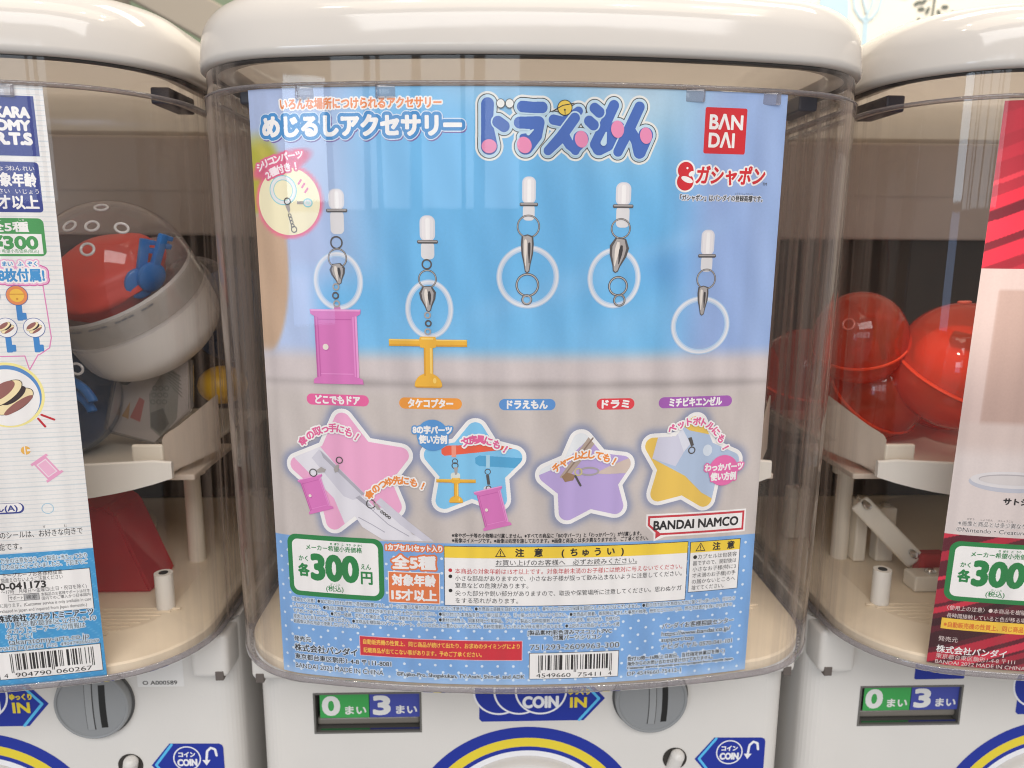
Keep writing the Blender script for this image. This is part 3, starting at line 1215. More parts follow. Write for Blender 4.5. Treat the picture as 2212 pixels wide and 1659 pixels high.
def capsule(name, c, axis, r, dome_mat, cup_mat, label, group, holes=(), skirt=0.010, cup=0.7, loc=(0, 0, 0), cup_len=0.012):
    c = Vector(c) + Vector((loc[0], loc[1], 0))
    t = empty(name, c, label, 'capsule', group)
    M = Vector(axis).normalized().to_track_quat('Z', 'Y').to_matrix().to_4x4()
    bm = bmesh.new()
    pr = [(r * math.sin(a), r * math.cos(a)) for a in [PI / 2 * i / 16 for i in range(17)]]
    pr += [(r * 1.004, -skirt * 0.5), (r * 1.006, -skirt), (r * 1.030, -skirt * 1.02), (r * 1.030, -skirt * 1.12)]
    bm_lathe(bm, pr, M, 56)
    dome = from_bm('dome', bm, dome_mat, t, True)
    k = 0.985
    bm = bmesh.new()
    pr = [(r * k, -0.0005), (r * k, -skirt - cup_len * 0.5), (r * k * 0.99, -skirt - cup_len)]
    for i in range(1, 13):
        a = PI / 2 * i / 12
        pr.append((r * k * 0.99 * math.cos(a), -skirt - cup_len - r * cup * math.sin(a)))
    bm_lathe(bm, pr, M, 56)
    cp = from_bm('cup', bm, cup_mat, t, True)
    if cup_mat is CAPR:
        bm = bmesh.new()
        bm_lathe(bm, [(r * 1.004, -skirt * 0.9), (r * 1.034, -skirt * 0.95), (r * 1.036, -skirt * 1.25), (r * 1.004, -skirt * 1.3)], M, 56)
        from_bm('seam_rim', bm, SEAMR, cp, True)
    for hd in holes:
        if len(hd) == 3:
            n = Vector(hd).normalized()
        else:
            th, ph = hd
            n = M.to_3x3() @ Vector((math.sin(th) * math.cos(ph), math.sin(th) * math.sin(ph), math.cos(th)))
        bm = bmesh.new()
        bm_torus(bm, n * r * 1.002, n, 0.0033, 0.00075)
        ho = from_bm('vent_rim', bm, plastic('vent_rim_plastic', (0.8, 0.78, 0.78, 1), 0.2) if dome_mat != CAPR else plastic('vent_rim_red', (0.6, 0.12, 0.08, 1), 0.2), dome, True)
    return t, M


WCUP = plastic('capsule_white_cup', (0.84, 0.79, 0.74, 1), 0.4, 0.4, 0.05, 120)
CG, RG = 'clear toy capsules in the left machine', 'red capsules in the right machine'
AX = (-0.26, -0.50, 0.83)
c1, M1 = capsule('toy_capsule', (0.0935, 0.118, 0.2005), AX, 0.0455, CAPC, WCUP, 'large clear dome capsule with a red toy and blue keys over a white cup',
                 CG, [(0.421, -0.646, 0.637), (0.117, -0.746, 0.655), (0.122, -0.916, 0.382), (-0.149, -0.742, 0.653), (0.105, -0.453, 0.885)], 0.017, 0.55, (XL, DYL), 0.020)
# white printed skirt band of its dome
bm = bmesh.new()
bm_lathe(bm, [(0.0459, -0.002), (0.0461, -0.017)], M1, 56)
from_bm('band', bm, CAPM, c1, True)
bm = bmesh.new()
for i in range(30):
    a = -2.9 + i * 0.085
    if i % 4 == 3:
        continue
    for q in (0, 1):
        pass
    vs = [bm.verts.new(M1 @ Vector((0.04625 * math.cos(b), 0.04625 * math.sin(b), z))) for b, z in ((a, -0.0040), (a + 0.07, -0.0040), (a + 0.07, -0.0049), (a, -0.0049))]
    bm.faces.new(vs)
from_bm('dashed_line', bm, plastic('band_print_grey', (0.2, 0.2, 0.22, 1), 0.5), c1)
# red toy and blue keys in it
bm = bmesh.new()
bmesh.ops.create_icosphere(bm, subdivisions=4, radius=1.0)
rr = random.Random(5)
for v in bm.verts:
    n = v.co.copy()
    f = 1 + 0.05 * math.sin(5 * n.x + 2) * math.cos(4 * n.y) + 0.03 * math.sin(11 * n.z + 3 * n.x)
    v.co = Vector((n.x * 0.0355 * f, n.y * 0.0355 * f, n.z * 0.020 * f))
toy = from_bm('red_toy', bm, TOYRED, None, True)
toy.matrix_world = Matrix.Translation(c1.location + Vector(AX) * 0.001 + Vector((-0.006, 0, 0))) @ M1
tag(toy, 'rounded red plastic toy lying inside the large clear capsule', 'toy')


def key_mesh():
    bm = bmesh.new()
    bm_lathe(bm, [(0, -0.0022), (0.0075, -0.0022), (0.0088, -0.0012), (0.0088, 0.0012), (0.0075, 0.0022), (0, 0.0022)], None, 28)
    bm_box(bm, 0.0070, 0.026, -0.0026, 0.0026, -0.0018, 0.0018, 0.0008)
    bm_box(bm, 0.0180, 0.0212, -0.0068, -0.0020, -0.0016, 0.0016, 0.0006)
    bm_box(bm, 0.0228, 0.0256, -0.0062, -0.0020, -0.0016, 0.0016, 0.0006)
    return bm


for j, (lc, xa, za) in enumerate((((0.1155, 0.0985, 0.1985), (0.22, -0.05, 0.97), (0.75, -0.62, -0.15)), ((0.1215, 0.1010, 0.2020), (0.34, 0.02, 0.94), (0.86, -0.45, -0.25)))):
    k = from_bm('toy_key', key_mesh(), TOYBLUE, None, True)
    xa = Vector(xa).normalized()
    ya = Vector(za).cross(xa).normalized()
    za = xa.cross(ya)
    k.matrix_world = Matrix.Translation(Vector(lc) + Vector((XL, DYL, 0))) @ Matrix((xa, ya, za)).transposed().to_4x4()
    tag(k, ['blue toy key in the clear capsule, nearer the red toy', 'blue toy key in the clear capsule, nearer the capsule wall'][j], 'toy key', 'blue toy keys in the large capsule')

c2, M2 = capsule('toy_capsule', (0.0515, 0.112, 0.131), (0.25, -0.9, 0.32), 0.039, CAPC, TOYNAVY, 'clear capsule with dark blue contents at the card edge, below the large one',
                 CG, [(0.62, 0.4)], 0.008, 0.5, (XL, DYL), 0.006)
for j, dz in enumerate((0.016, 0.0095)):
    bm = bmesh.new()
    V, F = [], []
    for i in range(25):
        a = 0.35 + i * 2.3 / 24
        for q in range(8):
            b = 2 * PI * q / 8
            rr_ = 0.030 - j * 0.003 + 0.0030 * math.cos(b)
            V.append((rr_ * math.cos(a), rr_ * math.sin(a) * 0.8 - 0.006, 0.0022 * math.sin(b)))
    for i in range(24):
        for q in range(8):
            F.append((i * 8 + q, (i + 1) * 8 + q, (i + 1) * 8 + (q + 1) % 8, i * 8 + (q + 1) % 8))
    bm.free()
    k = make('toy_ring', V, F, TOYBLUE, None, True)
    k.matrix_world = Matrix.Translation(c2.location + Vector((0.004, -0.016 + j * 0.004, -0.004 - j * 0.006))) @ Matrix.Rotation(PI / 2 - 0.3, 4, 'X')
    tag(k, ['upper blue plastic arc inside the dark blue capsule', 'lower blue plastic arc inside the dark blue capsule'][j], 'toy')
c3, M3 = capsule('toy_capsule', (0.129, 0.150, 0.188), (0.92, -0.25, 0.2), 0.025, CAPC, CAPM, 'small clear capsule edge peeping out right of the large capsule',
                 CG, [], 0.003, 0.3, (XL, DYL), 0.002)
c4, M4 = capsule('toy_capsule', (0.136, 0.205, 0.172), (0.1, -0.4, 0.9), 0.032, TOYNAVY, TOYNAVY, 'dark blue capsule at the back corner of the left machine',
                 CG, [], 0.006, 0.7, (XL, DYL), 0.006)
bm = bmesh.new()
bmesh.ops.create_icosphere(bm, subdivisions=3, radius=0.016)
for v in bm.verts:
    v.co.z *= 0.8
t = from_bm('yellow_toy', bm, TOYYEL, None, True, loc=(XL + 0.139, 0.16, 0.128))
tag(t, 'small yellow toy by the cream chute wall in the left machine', 'toy')

# folded leaflet in a clear film packet
pk = empty('packet', (XL + 0.107, 0.128 + DYL, 0.122), 'clear film packet with a grey printed leaflet under the large capsule', 'packet')
PX = [(-0.033, -0.018), (0.000, -0.027), (0.024, -0.004), (0.026, 0.030), (-0.022, 0.024)]
bm = bmesh.new()
f = bm.faces.new([bm.verts.new((x, 0.0, z)) for x, z in PX])
e = bmesh.ops.extrude_face_region(bm, geom=[f])
for v in e['geom']:
    if isinstance(v, bmesh.types.BMVert):
        v.co.y -= 0.006
bmesh.ops.bevel(bm, geom=bm.edges[:], offset=0.0022, segments=3, affect='EDGES')
from_bm('film', bm, FILM, pk, True)


def pk_map(u, v, lift):
    return Vector((u / 1000, -0.0030 - lift, v / 1000))


GR1, GR2, PK1, RD1 = ink(150, 150, 142), ink(96, 98, 92), ink(206, 196, 190), ink(196, 92, 84)
P = Print(pk_map)
P.poly([(-31, -17), (-2, -25), (22, -4), (23, 27), (-20, 22)], PK1, 1)
P.poly([(-4, -16), (2, -22), (13, -10), (17, 18), (9, 24), (-3, 6)], GR1, 2)
P.poly([(-3.5, -15), (2, -20), (8, -13), (5, -3), (-3, -6)], GR2, 3)
for i in range(9):
    P.annulus(-1 + (i % 3) * 3.6 + (i // 3) * 1.0, 1 + (i // 3) * 4.4, 1.1, 1.6, GR2, 3, n=16)
for i in range(6):
    P.line([(9 + i * 0.3, 22 - i * 2.0), (17.5, 17 - i * 2.6)], 0.5, GR2, 4, cap=False)
P.poly([(-16, -9), (-10, -12), (-6, 2), (-9, 4)], RD1, 3)
P.poly([(-21, -8), (-17, -10), (-15, 1)], ink(190, 140, 70), 3)
P.disc(-17, 16, 4.2, GR2, 2)
P.disc(-17, 16.4, 2.6, PK1, 3)
P.build('leaflet', pk, 0)

# red see-through ramp piece low in the left machine
bm = bmesh.new()
for y in (0.088, 0.125):
    for x, z in ((0.058, 0.0124), (0.112, 0.0124), (0.094, 0.062), (0.088, 0.0665), (0.060, 0.0665)):
        bm.verts.new((x, y, z))
bm.verts.ensure_lookup_table()
vv = bm.verts
bm.faces.new([vv[i] for i in range(5)])
bm.faces.new([vv[5 + i] for i in reversed(range(5))])
for i in range(5):
    bm.faces.new((vv[i], vv[5 + i], vv[5 + (i + 1) % 5], vv[(i + 1) % 5]))
bmesh.ops.bevel(bm, geom=bm.edges[:], offset=0.0015, segments=2, affect='EDGES')
ramp = from_bm('ramp', bm, REDT, None, False, loc=(XL, DYL, 0))
tag(ramp, 'red see-through plastic ramp on the deck of the left machine', 'ramp')

# red capsules of the right machine
spec = [((-0.1255, 0.128, 0.1655), (-0.3, -0.4, 0.86), 0.0285, 'red see-through capsule high at the left edge of the right machine', [(0.7, 4.6)]),
        ((-0.0675, 0.112, 0.1495), (0.22, -0.42, 0.88), 0.0390, 'bright orange red capsule with a brown toy beside the red striped card', [(0.30, 5.2), (0.55, 1.6)]),
        ((-0.099, 0.150, 0.1275), (0.3, -0.6, 0.7), 0.0330, 'red see-through capsule lowest between the two higher ones', [(0.5, 4.4)]),
        ((-0.138, 0.178, 0.1330), (0.0, -0.3, 0.9), 0.0320, 'dark red capsule behind the others against the cream chute wall', []),
        ((-0.040, 0.170, 0.1300), (0.0, -0.3, 0.9), 0.0340, 'red capsule mostly hidden behind the red striped card', [])]
for c, ax, r, lab, ho in spec:
    capsule('toy_capsule', c, ax, r, CAPR, CAPR, lab, RG, ho, 0.004, 0.88, (XR, DYR), 0.002)
BROWN = plastic('toy_brown', (0.10, 0.05, 0.035, 1), 0.4)
PINKP = plastic('toy_pale', (0.85, 0.42, 0.34, 1), 0.4)
t = empty('toy_figure', (XR - 0.0675, 0.112 + DYR, 0.1495), 'pale and brown toy parts inside the bright orange red capsule', 'toy')
bm = bmesh.new()
bmesh.ops.create_icosphere(bm, subdivisions=3, radius=0.026)
for v in bm.verts:
    v.co = Vector((v.co.x * 1.0 - 0.002, v.co.y, v.co.z * 0.8 + 0.004))
from_bm('pale_part', bm, PINKP, t, True)
bm = bmesh.new()
bm_cyl(bm, (-0.020, -0.020, 0.020), (0.006, -0.026, 0.012), 0.004, 0.006)
bm_cyl(bm, (0.006, -0.026, 0.012), (0.020, -0.022, 0.016), 0.006, 0.004)
from_bm('brown_part', bm, BROWN, t, True)
t = empty('toy_figure', (XR - 0.1255, 0.128 + DYR, 0.1655), 'dark hooked toy part inside the high red capsule at the left', 'toy')
bm = bmesh.new()
bm_box(bm, -0.002, 0.006, -0.024, -0.019, 0.002, 0.011, 0.001)
bm_cyl(bm, (0.003, -0.021, 0.003), (0.007, -0.020, -0.016), 0.0022, 0.0012, 12)
bm_cyl(bm, (0.004, -0.021, 0.000), (0.012, -0.020, 0.002), 0.0014, 0.0008, 10)
from_bm('hook', bm, BROWN, t, True)
# ------------------------------------------------------------------ printed cards
WH = ink(238, 236, 235)
BK = ink(34, 32, 34)
DG = ink(64, 62, 66)


def attr_ink():
    m = D.materials.new('card_print')
    m.use_nodes = True
    nt = m.node_tree
    b = nt.nodes['Principled BSDF']
    b.inputs['Roughness'].default_value = 0.40
    b.inputs['Specular IOR Level'].default_value = 0.35
    a = nt.nodes.new('ShaderNodeVertexColor')
    a.layer_name = 'print'
    tc = nt.nodes.new('ShaderNodeTexCoord')
    n = nt.nodes.new('ShaderNodeTexNoise')
    n.inputs['Scale'].default_value = 900
    mr = nt.nodes.new('ShaderNodeMapRange')
    mr.inputs['To Min'].default_value = 0.95
    mr.inputs['To Max'].default_value = 1.05
    vm = nt.nodes.new('ShaderNodeVectorMath')
    vm.operation = 'SCALE'
    nt.links.new(tc.outputs['Object'], n.inputs['Vector'])
    nt.links.new(n.outputs['Fac'], mr.inputs['Value'])
    nt.links.new(a.outputs['Color'], vm.inputs[0])
    nt.links.new(mr.outputs['Result'], vm.inputs['Scale'])
    nt.links.new(vm.outputs['Vector'], b.inputs['Base Color'])
    return m


CARDM = attr_ink()


def sm(x, a, b):
    t = np.clip((x - a) / (b - a), 0, 1)
    return t * t * (3 - 2 * t)


def card_base(name, us, vs, fn, mapper, loc):
    U, Vv = np.meshgrid(us, vs)
    C = fn(U, Vv)                                  # sRGB 0..255
    c = C / 255.0
    C = np.where(c <= 0.04045, c / 12.92, ((c + 0.055) / 1.055) ** 2.4)
    nu, nv = len(us), len(vs)
    V = [mapper(u, v, 0.0) for v in vs for u in us]
    F = [(j * nu + i, j * nu + i + 1, (j + 1) * nu + i + 1, (j + 1) * nu + i) for j in range(nv - 1) for i in range(nu - 1)]
    # a thin board: back face and edges
    n = len(V)
    back = [mapper(u, v, -0.0004) for v in (vs[0], vs[-1]) for u in us]
    V += back
    for i in range(nu - 1):
        F.append((n + i + 1, n + i, n + nu + i, n + nu + i + 1))
        F.append((n + i, n + i + 1, i + 1, i))
        F.append((n + nu + i + 1, n + nu + i, (nv - 1) * nu + i, (nv - 1) * nu + i + 1))
    F.append(tuple([j * nu for j in range(nv)] + [n + nu, n]))
    F.append(tuple([j * nu + nu - 1 for j in range(nv - 1, -1, -1)] + [n + nu - 1, n + 2 * nu - 1]))
    o = make(name, V, F, [CARDM], None, False, loc=loc)
    ca = o.data.color_attributes.new('print', 'FLOAT_COLOR', 'POINT')
    cols = np.ones((len(V), 4), np.float32)
    cols[:n, :3] = C.reshape(-1, 3)
    cols[n:, :3] = 0.7
    ca.data.foreach_set('color', cols.ravel())
    return o


def mix(C, col, w):
    w = w[..., None]
    return C * (1 - w) + np.array(col, float) * w


def star_pts(c, outer, k=0.50):
    """five tips (top, right, lower right, lower left, left) and the notches between them"""
    P_ = []
    for i in range(5):
        a, b = outer[i], outer[(i + 1) % 5]
        P_.append(a)
        mx, my = (a[0] + b[0]) / 2 - c[0], (a[1] + b[1]) / 2 - c[1]
        P_.append((c[0] + mx * k / 0.81 * 1.0, c[1] + my * k / 0.81 * 1.0))
    return P_


def poly_mask(pts, px, pad):
    A = np.array(pts, float)
    n = len(A)
    x0, y0 = A.min(0) - pad
    x1, y1 = A.max(0) + pad
    W, H = int((x1 - x0) / px) + 1, int((y1 - y0) / px) + 1
    X, Y = np.meshgrid(x0 + (np.arange(W) + .5) * px, y0 + (np.arange(H) + .5) * px)
    ins = np.zeros((H, W), bool)
    for i in range(n):
        (xa, ya), (xb, yb) = A[i], A[(i + 1) % n]
        c = (ya > Y) != (yb > Y)
        with np.errstate(divide='ignore', invalid='ignore'):
            ins ^= c & (X < (xb - xa) * (Y - ya) / (yb - ya) + xa)
    return ins, x0, y0


STARS = {
    1: ((40.5, 112.5), [(38.3, 145.2), (72.5, 125.3), (67.9, 93.7), (30.5, 82.0), (9.2, 117.2)]),
    2: ((101.5, 118.5), [(103.3, 142.1), (127.0, 124.3), (117.5, 97.0), (83.6, 96.0), (76.2, 125.2)]),
    3: ((156.0, 111.5), [(152.0, 136.7), (179.0, 121.6), (175.0, 93.7), (144.0, 89.8), (131.1, 115.2)]),
    4: ((206.8, 117.5), [(210.1, 143.8), (235.2, 119.1), (218.4, 94.0), (187.4, 99.3), (182.9, 130.6)]),
}


def star_core(i, inset):
    c, tips = STARS[i]
    o = []
    for x, y in tips:
        d = math.hypot(x - c[0], y - c[1])
        f = (d - inset) / d
        o.append((c[0] + (x - c[0]) * f, c[1] + (y - c[1]) * f))
    P_ = []
    for k in range(5):
        a, b = o[k], o[(k + 1) % 5]
        P_.append(a)
        mx, my = (a[0] + b[0]) / 2 - c[0], (a[1] + b[1]) / 2 - c[1]
        P_.append((c[0] + mx * 0.70, c[1] + my * 0.70))
    return P_


SR, SW = 6.0, 2.0


def main_art(U, V):
    C = np.zeros(U.shape + (3,)) + np.array([104, 178, 228.])
    C = mix(C, (124, 190, 235), sm(V, 205, 175) * 0.55)
    C = mix(C, (146, 172, 220), sm(U, 186, 214))
    C = mix(C, (158, 182, 224), sm(U, 222, 240) * 0.5)
    C = mix(C, (168, 184, 220), sm(U, 72, 28) * sm(V, 196, 216))
    C = mix(C, (176, 194, 230), sm(U, 36, 22) * sm(V, 218, 205))
    C = mix(C, (188, 208, 222), np.exp(-((U - 176) / 34) ** 2 - ((V - 287) / 26) ** 2) * 0.85)
    C = mix(C, (170, 200, 224), np.exp(-((U - 120) / 40) ** 2 - ((V - 292) / 12) ** 2) * 0.7)
    # soft out-of-focus folds
    for a, b, w, s in ((150, 205, 8, .25), (118, 196, 6, .2), (175, 188, 9, .2), (196, 224, 5, .3)):
        C = mix(C, (160, 200, 238), np.exp(-((V - b - 0.35 * (U - a)) / w) ** 2 - ((U - a) / 22) ** 2) * s)
    C = mix(C, (84, 140, 205), np.exp(-((U - 190) / 14) ** 2 - ((V - 212) / 9) ** 2) * 0.3)
    # blurred yellow-green shape and tan pot at the left edge
    g = sm(U + (V - 262) * 0.42, 16, 10) * sm(V, 232, 238) * sm(V, 274, 262)
    C = mix(C, (172, 168, 58), g)
    C = mix(C, (208, 196, 86), g * np.exp(-((U + (V - 262) * 0.42 - 6) / 3.0) ** 2) * 0.7)
    pot = sm(np.sqrt((U / 16.0) ** 2 + ((V - 214) / 46.0) ** 2), 1.04, 0.92) * sm(V, 235.5, 233.5) * sm(V, 168, 174)
    C = mix(C, (194, 164, 138), pot)
    # table top
    C = mix(C, (204, 194, 194), sm(V, 177, 167))
    C = mix(C, (198, 189, 185), sm(V, 160, 150))
    C = mix(C, (168, 160, 158), np.exp(-((V - 157.6) / 1.6) ** 2) * 0.55)
    for x in (37, 81, 126, 169, 208):
        C = mix(C, (150, 142, 142), np.exp(-((U - x - 10) / 18) ** 2 - ((V - 158) / 2.4) ** 2) * 0.5)
    # soft blue-grey glow round the four stars
    for i in STARS:
        pts = np.array(star_core(i, SR))
        d = np.full(U.shape, 1e9)
        m = len(pts)
        ins = np.zeros(U.shape, bool)
        for k in range(m):
            a, b = pts[k], pts[(k + 1) % m]
            ab = b - a
            t = np.clip(((U - a[0]) * ab[0] + (V - a[1]) * ab[1]) / (ab @ ab), 0, 1)
            d = np.minimum(d, np.hypot(U - a[0] - t * ab[0], V - a[1] - t * ab[1]))
        C = mix(C, (128, 138, 172), np.exp(-(np.maximum(d - SR, 0) / 2.6) ** 2) * 0.75)
    C = mix(C, (232, 110, 140), np.exp(-(np.maximum(np.abs(np.hypot(U - 17.4, (V - 240.8)) - 15.4) - 0.2, 0) / 0.9) ** 2))
    C = mix(C, (214, 96, 132), sm(np.hypot((U - 13.8 - (V - 256) * 0.4) / 13.5, (V - 257.0 - (U - 13.8) * 0.24) / 5.2), 1.15, 0.8) * 0.95)
    # blue foot band, paler towards its lower edge
    C = mix(C, (122, 168, 222), (V < 79.2) * 1.0)
    C = mix(C, (166, 198, 236), sm(V, 11, 3) * 0.9 * (V < 79.2))
    C = C + 3.0 * np.sin(U * 0.31 + V * 0.13)[..., None]
    return C


_cm = card_map()


def CM(u, v, lift):
    return _cm(122.5 + (u - 122.5) * 0.997, v, lift)

us = np.linspace(0, 245, 197)
vs = np.concatenate([np.linspace(3.6, 79.0, 62), np.linspace(79.3, 289.5, 170)])
card = card_base('display_card', us, vs, main_art, CM, (0, 0, 0))
tag(card, 'blue printed accessory card curved inside the middle case, price 300 yen in a green frame', 'display card', 'printed cards in the machine cases')

# --- titles
P = Print(CM)
ORG = ink(232, 138, 78)
P.text('いろんな場所につけられるアクセサリー', 15.8, 282.75, 4.9, ORG, 3, w=72.6, bold=0.24, outs=[(0.62, WH)])
SH, TB, TLB = ink(116, 92, 160), ink(64, 138, 200), ink(206, 220, 236)
P.text('めじるしアクセサリー', 7.4, 272.7, 9.6, SH, 1, w=90.0, bold=2.35)
P.text('めじるしアクセサリー', 7.0, 273.3, 9.6, WH, 2, w=90.0, bold=0.62, outs=[(1.85, TLB), (1.45, TB)])
P.build('title_lettering', card)

# --- rounded blue logo lettering, drawn as fat strokes
LX, LY = 0.04116, 0.03889


def lp(x, y):
    return (102.6 + (x - 63) * LX, 286.4 - (y - 78) * LY)


def sdf_capsules(segs, X, Y):
    d = np.full(X.shape, 1e9)
    for (xa, ya, ra), (xb, yb, rb) in segs:
        dx, dy = xb - xa, yb - ya
        L2 = dx * dx + dy * dy + 1e-9
        t = np.clip(((X - xa) * dx + (Y - ya) * dy) / L2, 0, 1)
        d = np.minimum(d, np.hypot(X - xa - t * dx, Y - ya - t * dy) - (ra + (rb - ra) * t))
    return d


def chain(*pts):
    q = [lp(x, y) + (r * 0.040,) for x, y, r in pts]
    return list(zip(q, q[1:])) if len(q) > 1 else [(q[0], q[0])]


STROKES = [
    chain((208, 190, 70), (202, 400, 64), (226, 640, 92)),
    chain((318, 378, 62), (382, 425, 62)),
    chain((585, 545, 40), (700, 545, 60), (610, 640, 82)) + chain((545, 385, 62), (745, 385, 68), (715, 520, 74), (612, 640, 88)),
    chain((575, 214, 60), (680, 222, 58), (782, 222, 60)),
    chain((905, 350, 54), (1010, 372, 52), (1168, 255, 48)),
    chain((1130, 330, 56), (985, 540, 60), (852, 684, 50)) + chain((1010, 505, 60), (1080, 620, 52), (1150, 690, 38)) + chain((1198, 555, 88), (1140, 680, 46)),
    chain((1545, 188, 58), (1470, 360, 60), (1360, 610, 62), (1400, 650, 76), (1490, 610, 70), (1590, 442, 90)),
    chain((1340, 220, 56), (1390, 262, 58)),
    chain((1284, 358, 56), (1332, 400, 58)),
    chain((1822, 198, 58), (1735, 400, 60), (1606, 684, 54)) + chain((1740, 470, 60), (1800, 560, 60), (1840, 690, 66)) + chain((1902, 500, 84), (1850, 690, 62)),
]
LBL, LLB, LPK = ink(66, 104, 182), ink(190, 216, 232), ink(226, 138, 178)
px = 0.09
x0, y0 = 100.0, 253.5
X, Y = np.meshgrid(x0 + (np.arange(int(88 / px)) + .5) * px, y0 + (np.arange(int(37 / px)) + .5) * px)
dall = np.minimum.reduce([sdf_capsules(s, X, Y) for s in STROKES])
P = Print(CM)
P.mask(dall < 2.55, x0, y0, px, ink(226, 226, 222), 1)
P.mask(dall < 1.62, x0, y0, px, BK, 2)
P.mask(dall < 1.26, x0, y0, px, LLB, 3)
for k, s in enumerate(STROKES):
    d = sdf_capsules(s, X, Y)
    P.mask(d < 0.62, x0, y0, px, LLB, 4 + 2 * (k % 6))
    P.mask(d < 0.0, x0, y0, px, LBL, 5 + 2 * (k % 6))
for x, y, rx, ry, rot in ((225, 642, 80, 76, 0), (598, 626, 76, 92, .5), (1206, 556, 70, 92, .25), (1592, 442, 70, 94, .15), (1904, 505, 66, 90, .2)):
    a, b = lp(x, y)
    P.disc(a, b, rx * LX, LPK, 18, ry=ry * LY, rot=rot)
for pts in ([(1445, 590, 34), (1470, 480, 8)], [(640, 500, 22), (690, 462, 8)]):
    P.mask(sdf_capsules(chain(*pts), X, Y) < 0, x0, y0, px, LLB, 18)
for x in (346, 440):
    a, b = lp(x, 184)
    P.disc(a, b, 1.95, BK, 19, ry=2.0)
    P.disc(a, b, 1.65, ink(232, 232, 228), 20, ry=1.7)
a, b = lp(1022, 222)
P.disc(a, b, 3.3, BK, 19)
P.disc(a, b, 2.95, ink(228, 196, 78), 20)
P.line([(a - 5.4, b - 1.6), (a - 1, b + 0.9), (a + 4.0, b + 1.9)], 0.4, BK, 21)
P.disc(a, b - 0.9, 0.42, BK, 21)
P.line([(a, b - 1.0), (a + 0.2, b - 2.7)], 0.3, BK, 21)
P.build('logo_lettering', card)

# --- maker square and capsule brand
RED = ink(206, 32, 44)
P = Print(CM)
P.rect(205.4, 262.9, 225.4, 282.7, RED, 1, r=0.9)
for s, y, w in (('BΛN', 276.4, 15.6), ('DΛI', 268.6, 12.0)):
    P.text(s, 207.8, y + 0.35, 8.6, WH, 2, w=w, bold=0.35)
P.build('maker_square', card)
P = Print(CM)
P.mask(*(lambda im: (im[0], im[1], im[2]))((np.hypot((X * 0 + 0), 0) > 1, x0, y0)), px, WH, 1)
P.disc(197.6, 255.4, 4.5, WH, 1)
P.disc(197.6, 250.5, 4.7, WH, 1.2)
P.disc(197.6, 255.4, 3.7, RED, 2)
P.disc(197.6, 250.5, 3.9, RED, 2.2)
P.disc(198.4, 251.4, 2.9, WH, 3, ry=1.2, rot=-.35)
P.disc(200.4, 254.0, 1.5, WH, 3, ry=1.0, rot=.6)
P.disc(198.3, 256.4, 0.5, WH, 3.2)
P.text('ガシャポン', 203.0, 253.5, 8.6, RED, 2, w=33.0, bold=0.3, outs=[(0.75, WH)], skew=0.12)
P.text('TM', 235.2, 250.2, 1.9, DG, 5, w=2.2)
P.text('「ガシャポン」はバンダイの登録商標です。', 195.6, 243.5, 2.9, BK, 2, w=40.2, outs=[(0.32, ink(214, 218, 228))], bold=0.06)
P.text('とうろくしょうひょう', 222.0, 245.6, 1.1, DG, 2, w=8.6)
P.build('capsule_brand', card)

# --- round inset with the silicone ring
SIL, SILD, STL, STD = ink(226, 226, 228), ink(196, 206, 214), ink(168, 162, 160), ink(84, 80, 80)
P = Print(CM)
P.disc(17.4, 240.8, 15.0, ink(240, 232, 196), 1, n=64)
P.annulus(15.0, 245.8, 4.4, 6.6, ink(132, 206, 214), 2, k=1.0)
P.annulus(15.0, 245.8, 4.7, 6.2, SIL, 3)
P.disc(26.6, 240.2, 2.3, ink(132, 206, 214), 2, ry=2.0)
P.disc(26.6, 240.2, 1.8, SIL, 3, ry=1.5)
P.disc(26.6, 240.2, 1.0, ink(200, 226, 226), 4, ry=0.7)
P.rect(21.4, 239.6, 24.6, 240.9, STL, 3)
P.annulus(16.8, 240.9, 1.2, 1.7, STD, 5)
P.poly([(15.6, 239.3), (17.7, 239.5), (18.0, 237.0), (17.2, 235.6), (16.5, 237.0)], STL, 5)
for i in range(4):
    P.annulus(17.6 + i * 0.4, 234.6 - i * 1.5, 0.55, 0.9, STD, 5, n=14)
P.annulus(19.4, 228.4, 1.1, 1.5, STD, 5, n=20)
for a, b in ((22.6, 248.6), (24.2, 247.0), (25.6, 244.9)):
    P.line([(a, b), (a + 1.2, b + 1.6)], 0.9, ink(222, 120, 168), 3)
PKT = ink(244, 228, 234)
P.arctext('シリコンパーツ', (4.2, 256.2), (13.0, 259.6), (23.6, 261.2), 3.9, PKT, 4, bold=0.2, outs=[(0.8, ink(220, 104, 140))])
P.arctext('2種付き！', (8.0, 252.6), (14.0, 255.0), (21.6, 256.4), 3.9, PKT, 4, bold=0.2, outs=[(0.8, ink(220, 104, 140))])
P.build('ring_picture', card)


# --- charms: clasp, loop, ring; plain slab and T-bar pendants
def loop(P, x, top, clip, bot, w, lay=2):
    P.rect(x - w * .94, clip + .2, x + w * .94, top, ink(216, 214, 220), lay, r=w * 0.8)
    P.rect(x - w * .7, clip + .6, x + w * .7, top - .5, ink(228, 224, 226), lay + 0.5, r=w * 0.6)
    P.rect(x - w * 0.82, bot, x + w * 0.82, clip, ink(218, 216, 218), lay, r=w * 0.55)
    P.rect(x - w * 0.22, clip + 1, x + w * 0.3, top - 1.2, ink(240, 238, 238), lay + 1, r=w * 0.2)
    P.rect(x - w * 1.28, clip - 0.8, x + w * 1.28, clip + 0.8, STD, lay + 2, r=0.7)
    P.rect(x - w * 1.18, clip - 0.1, x + w * 1.18, clip + 0.55, STL, lay + 3, r=0.3)


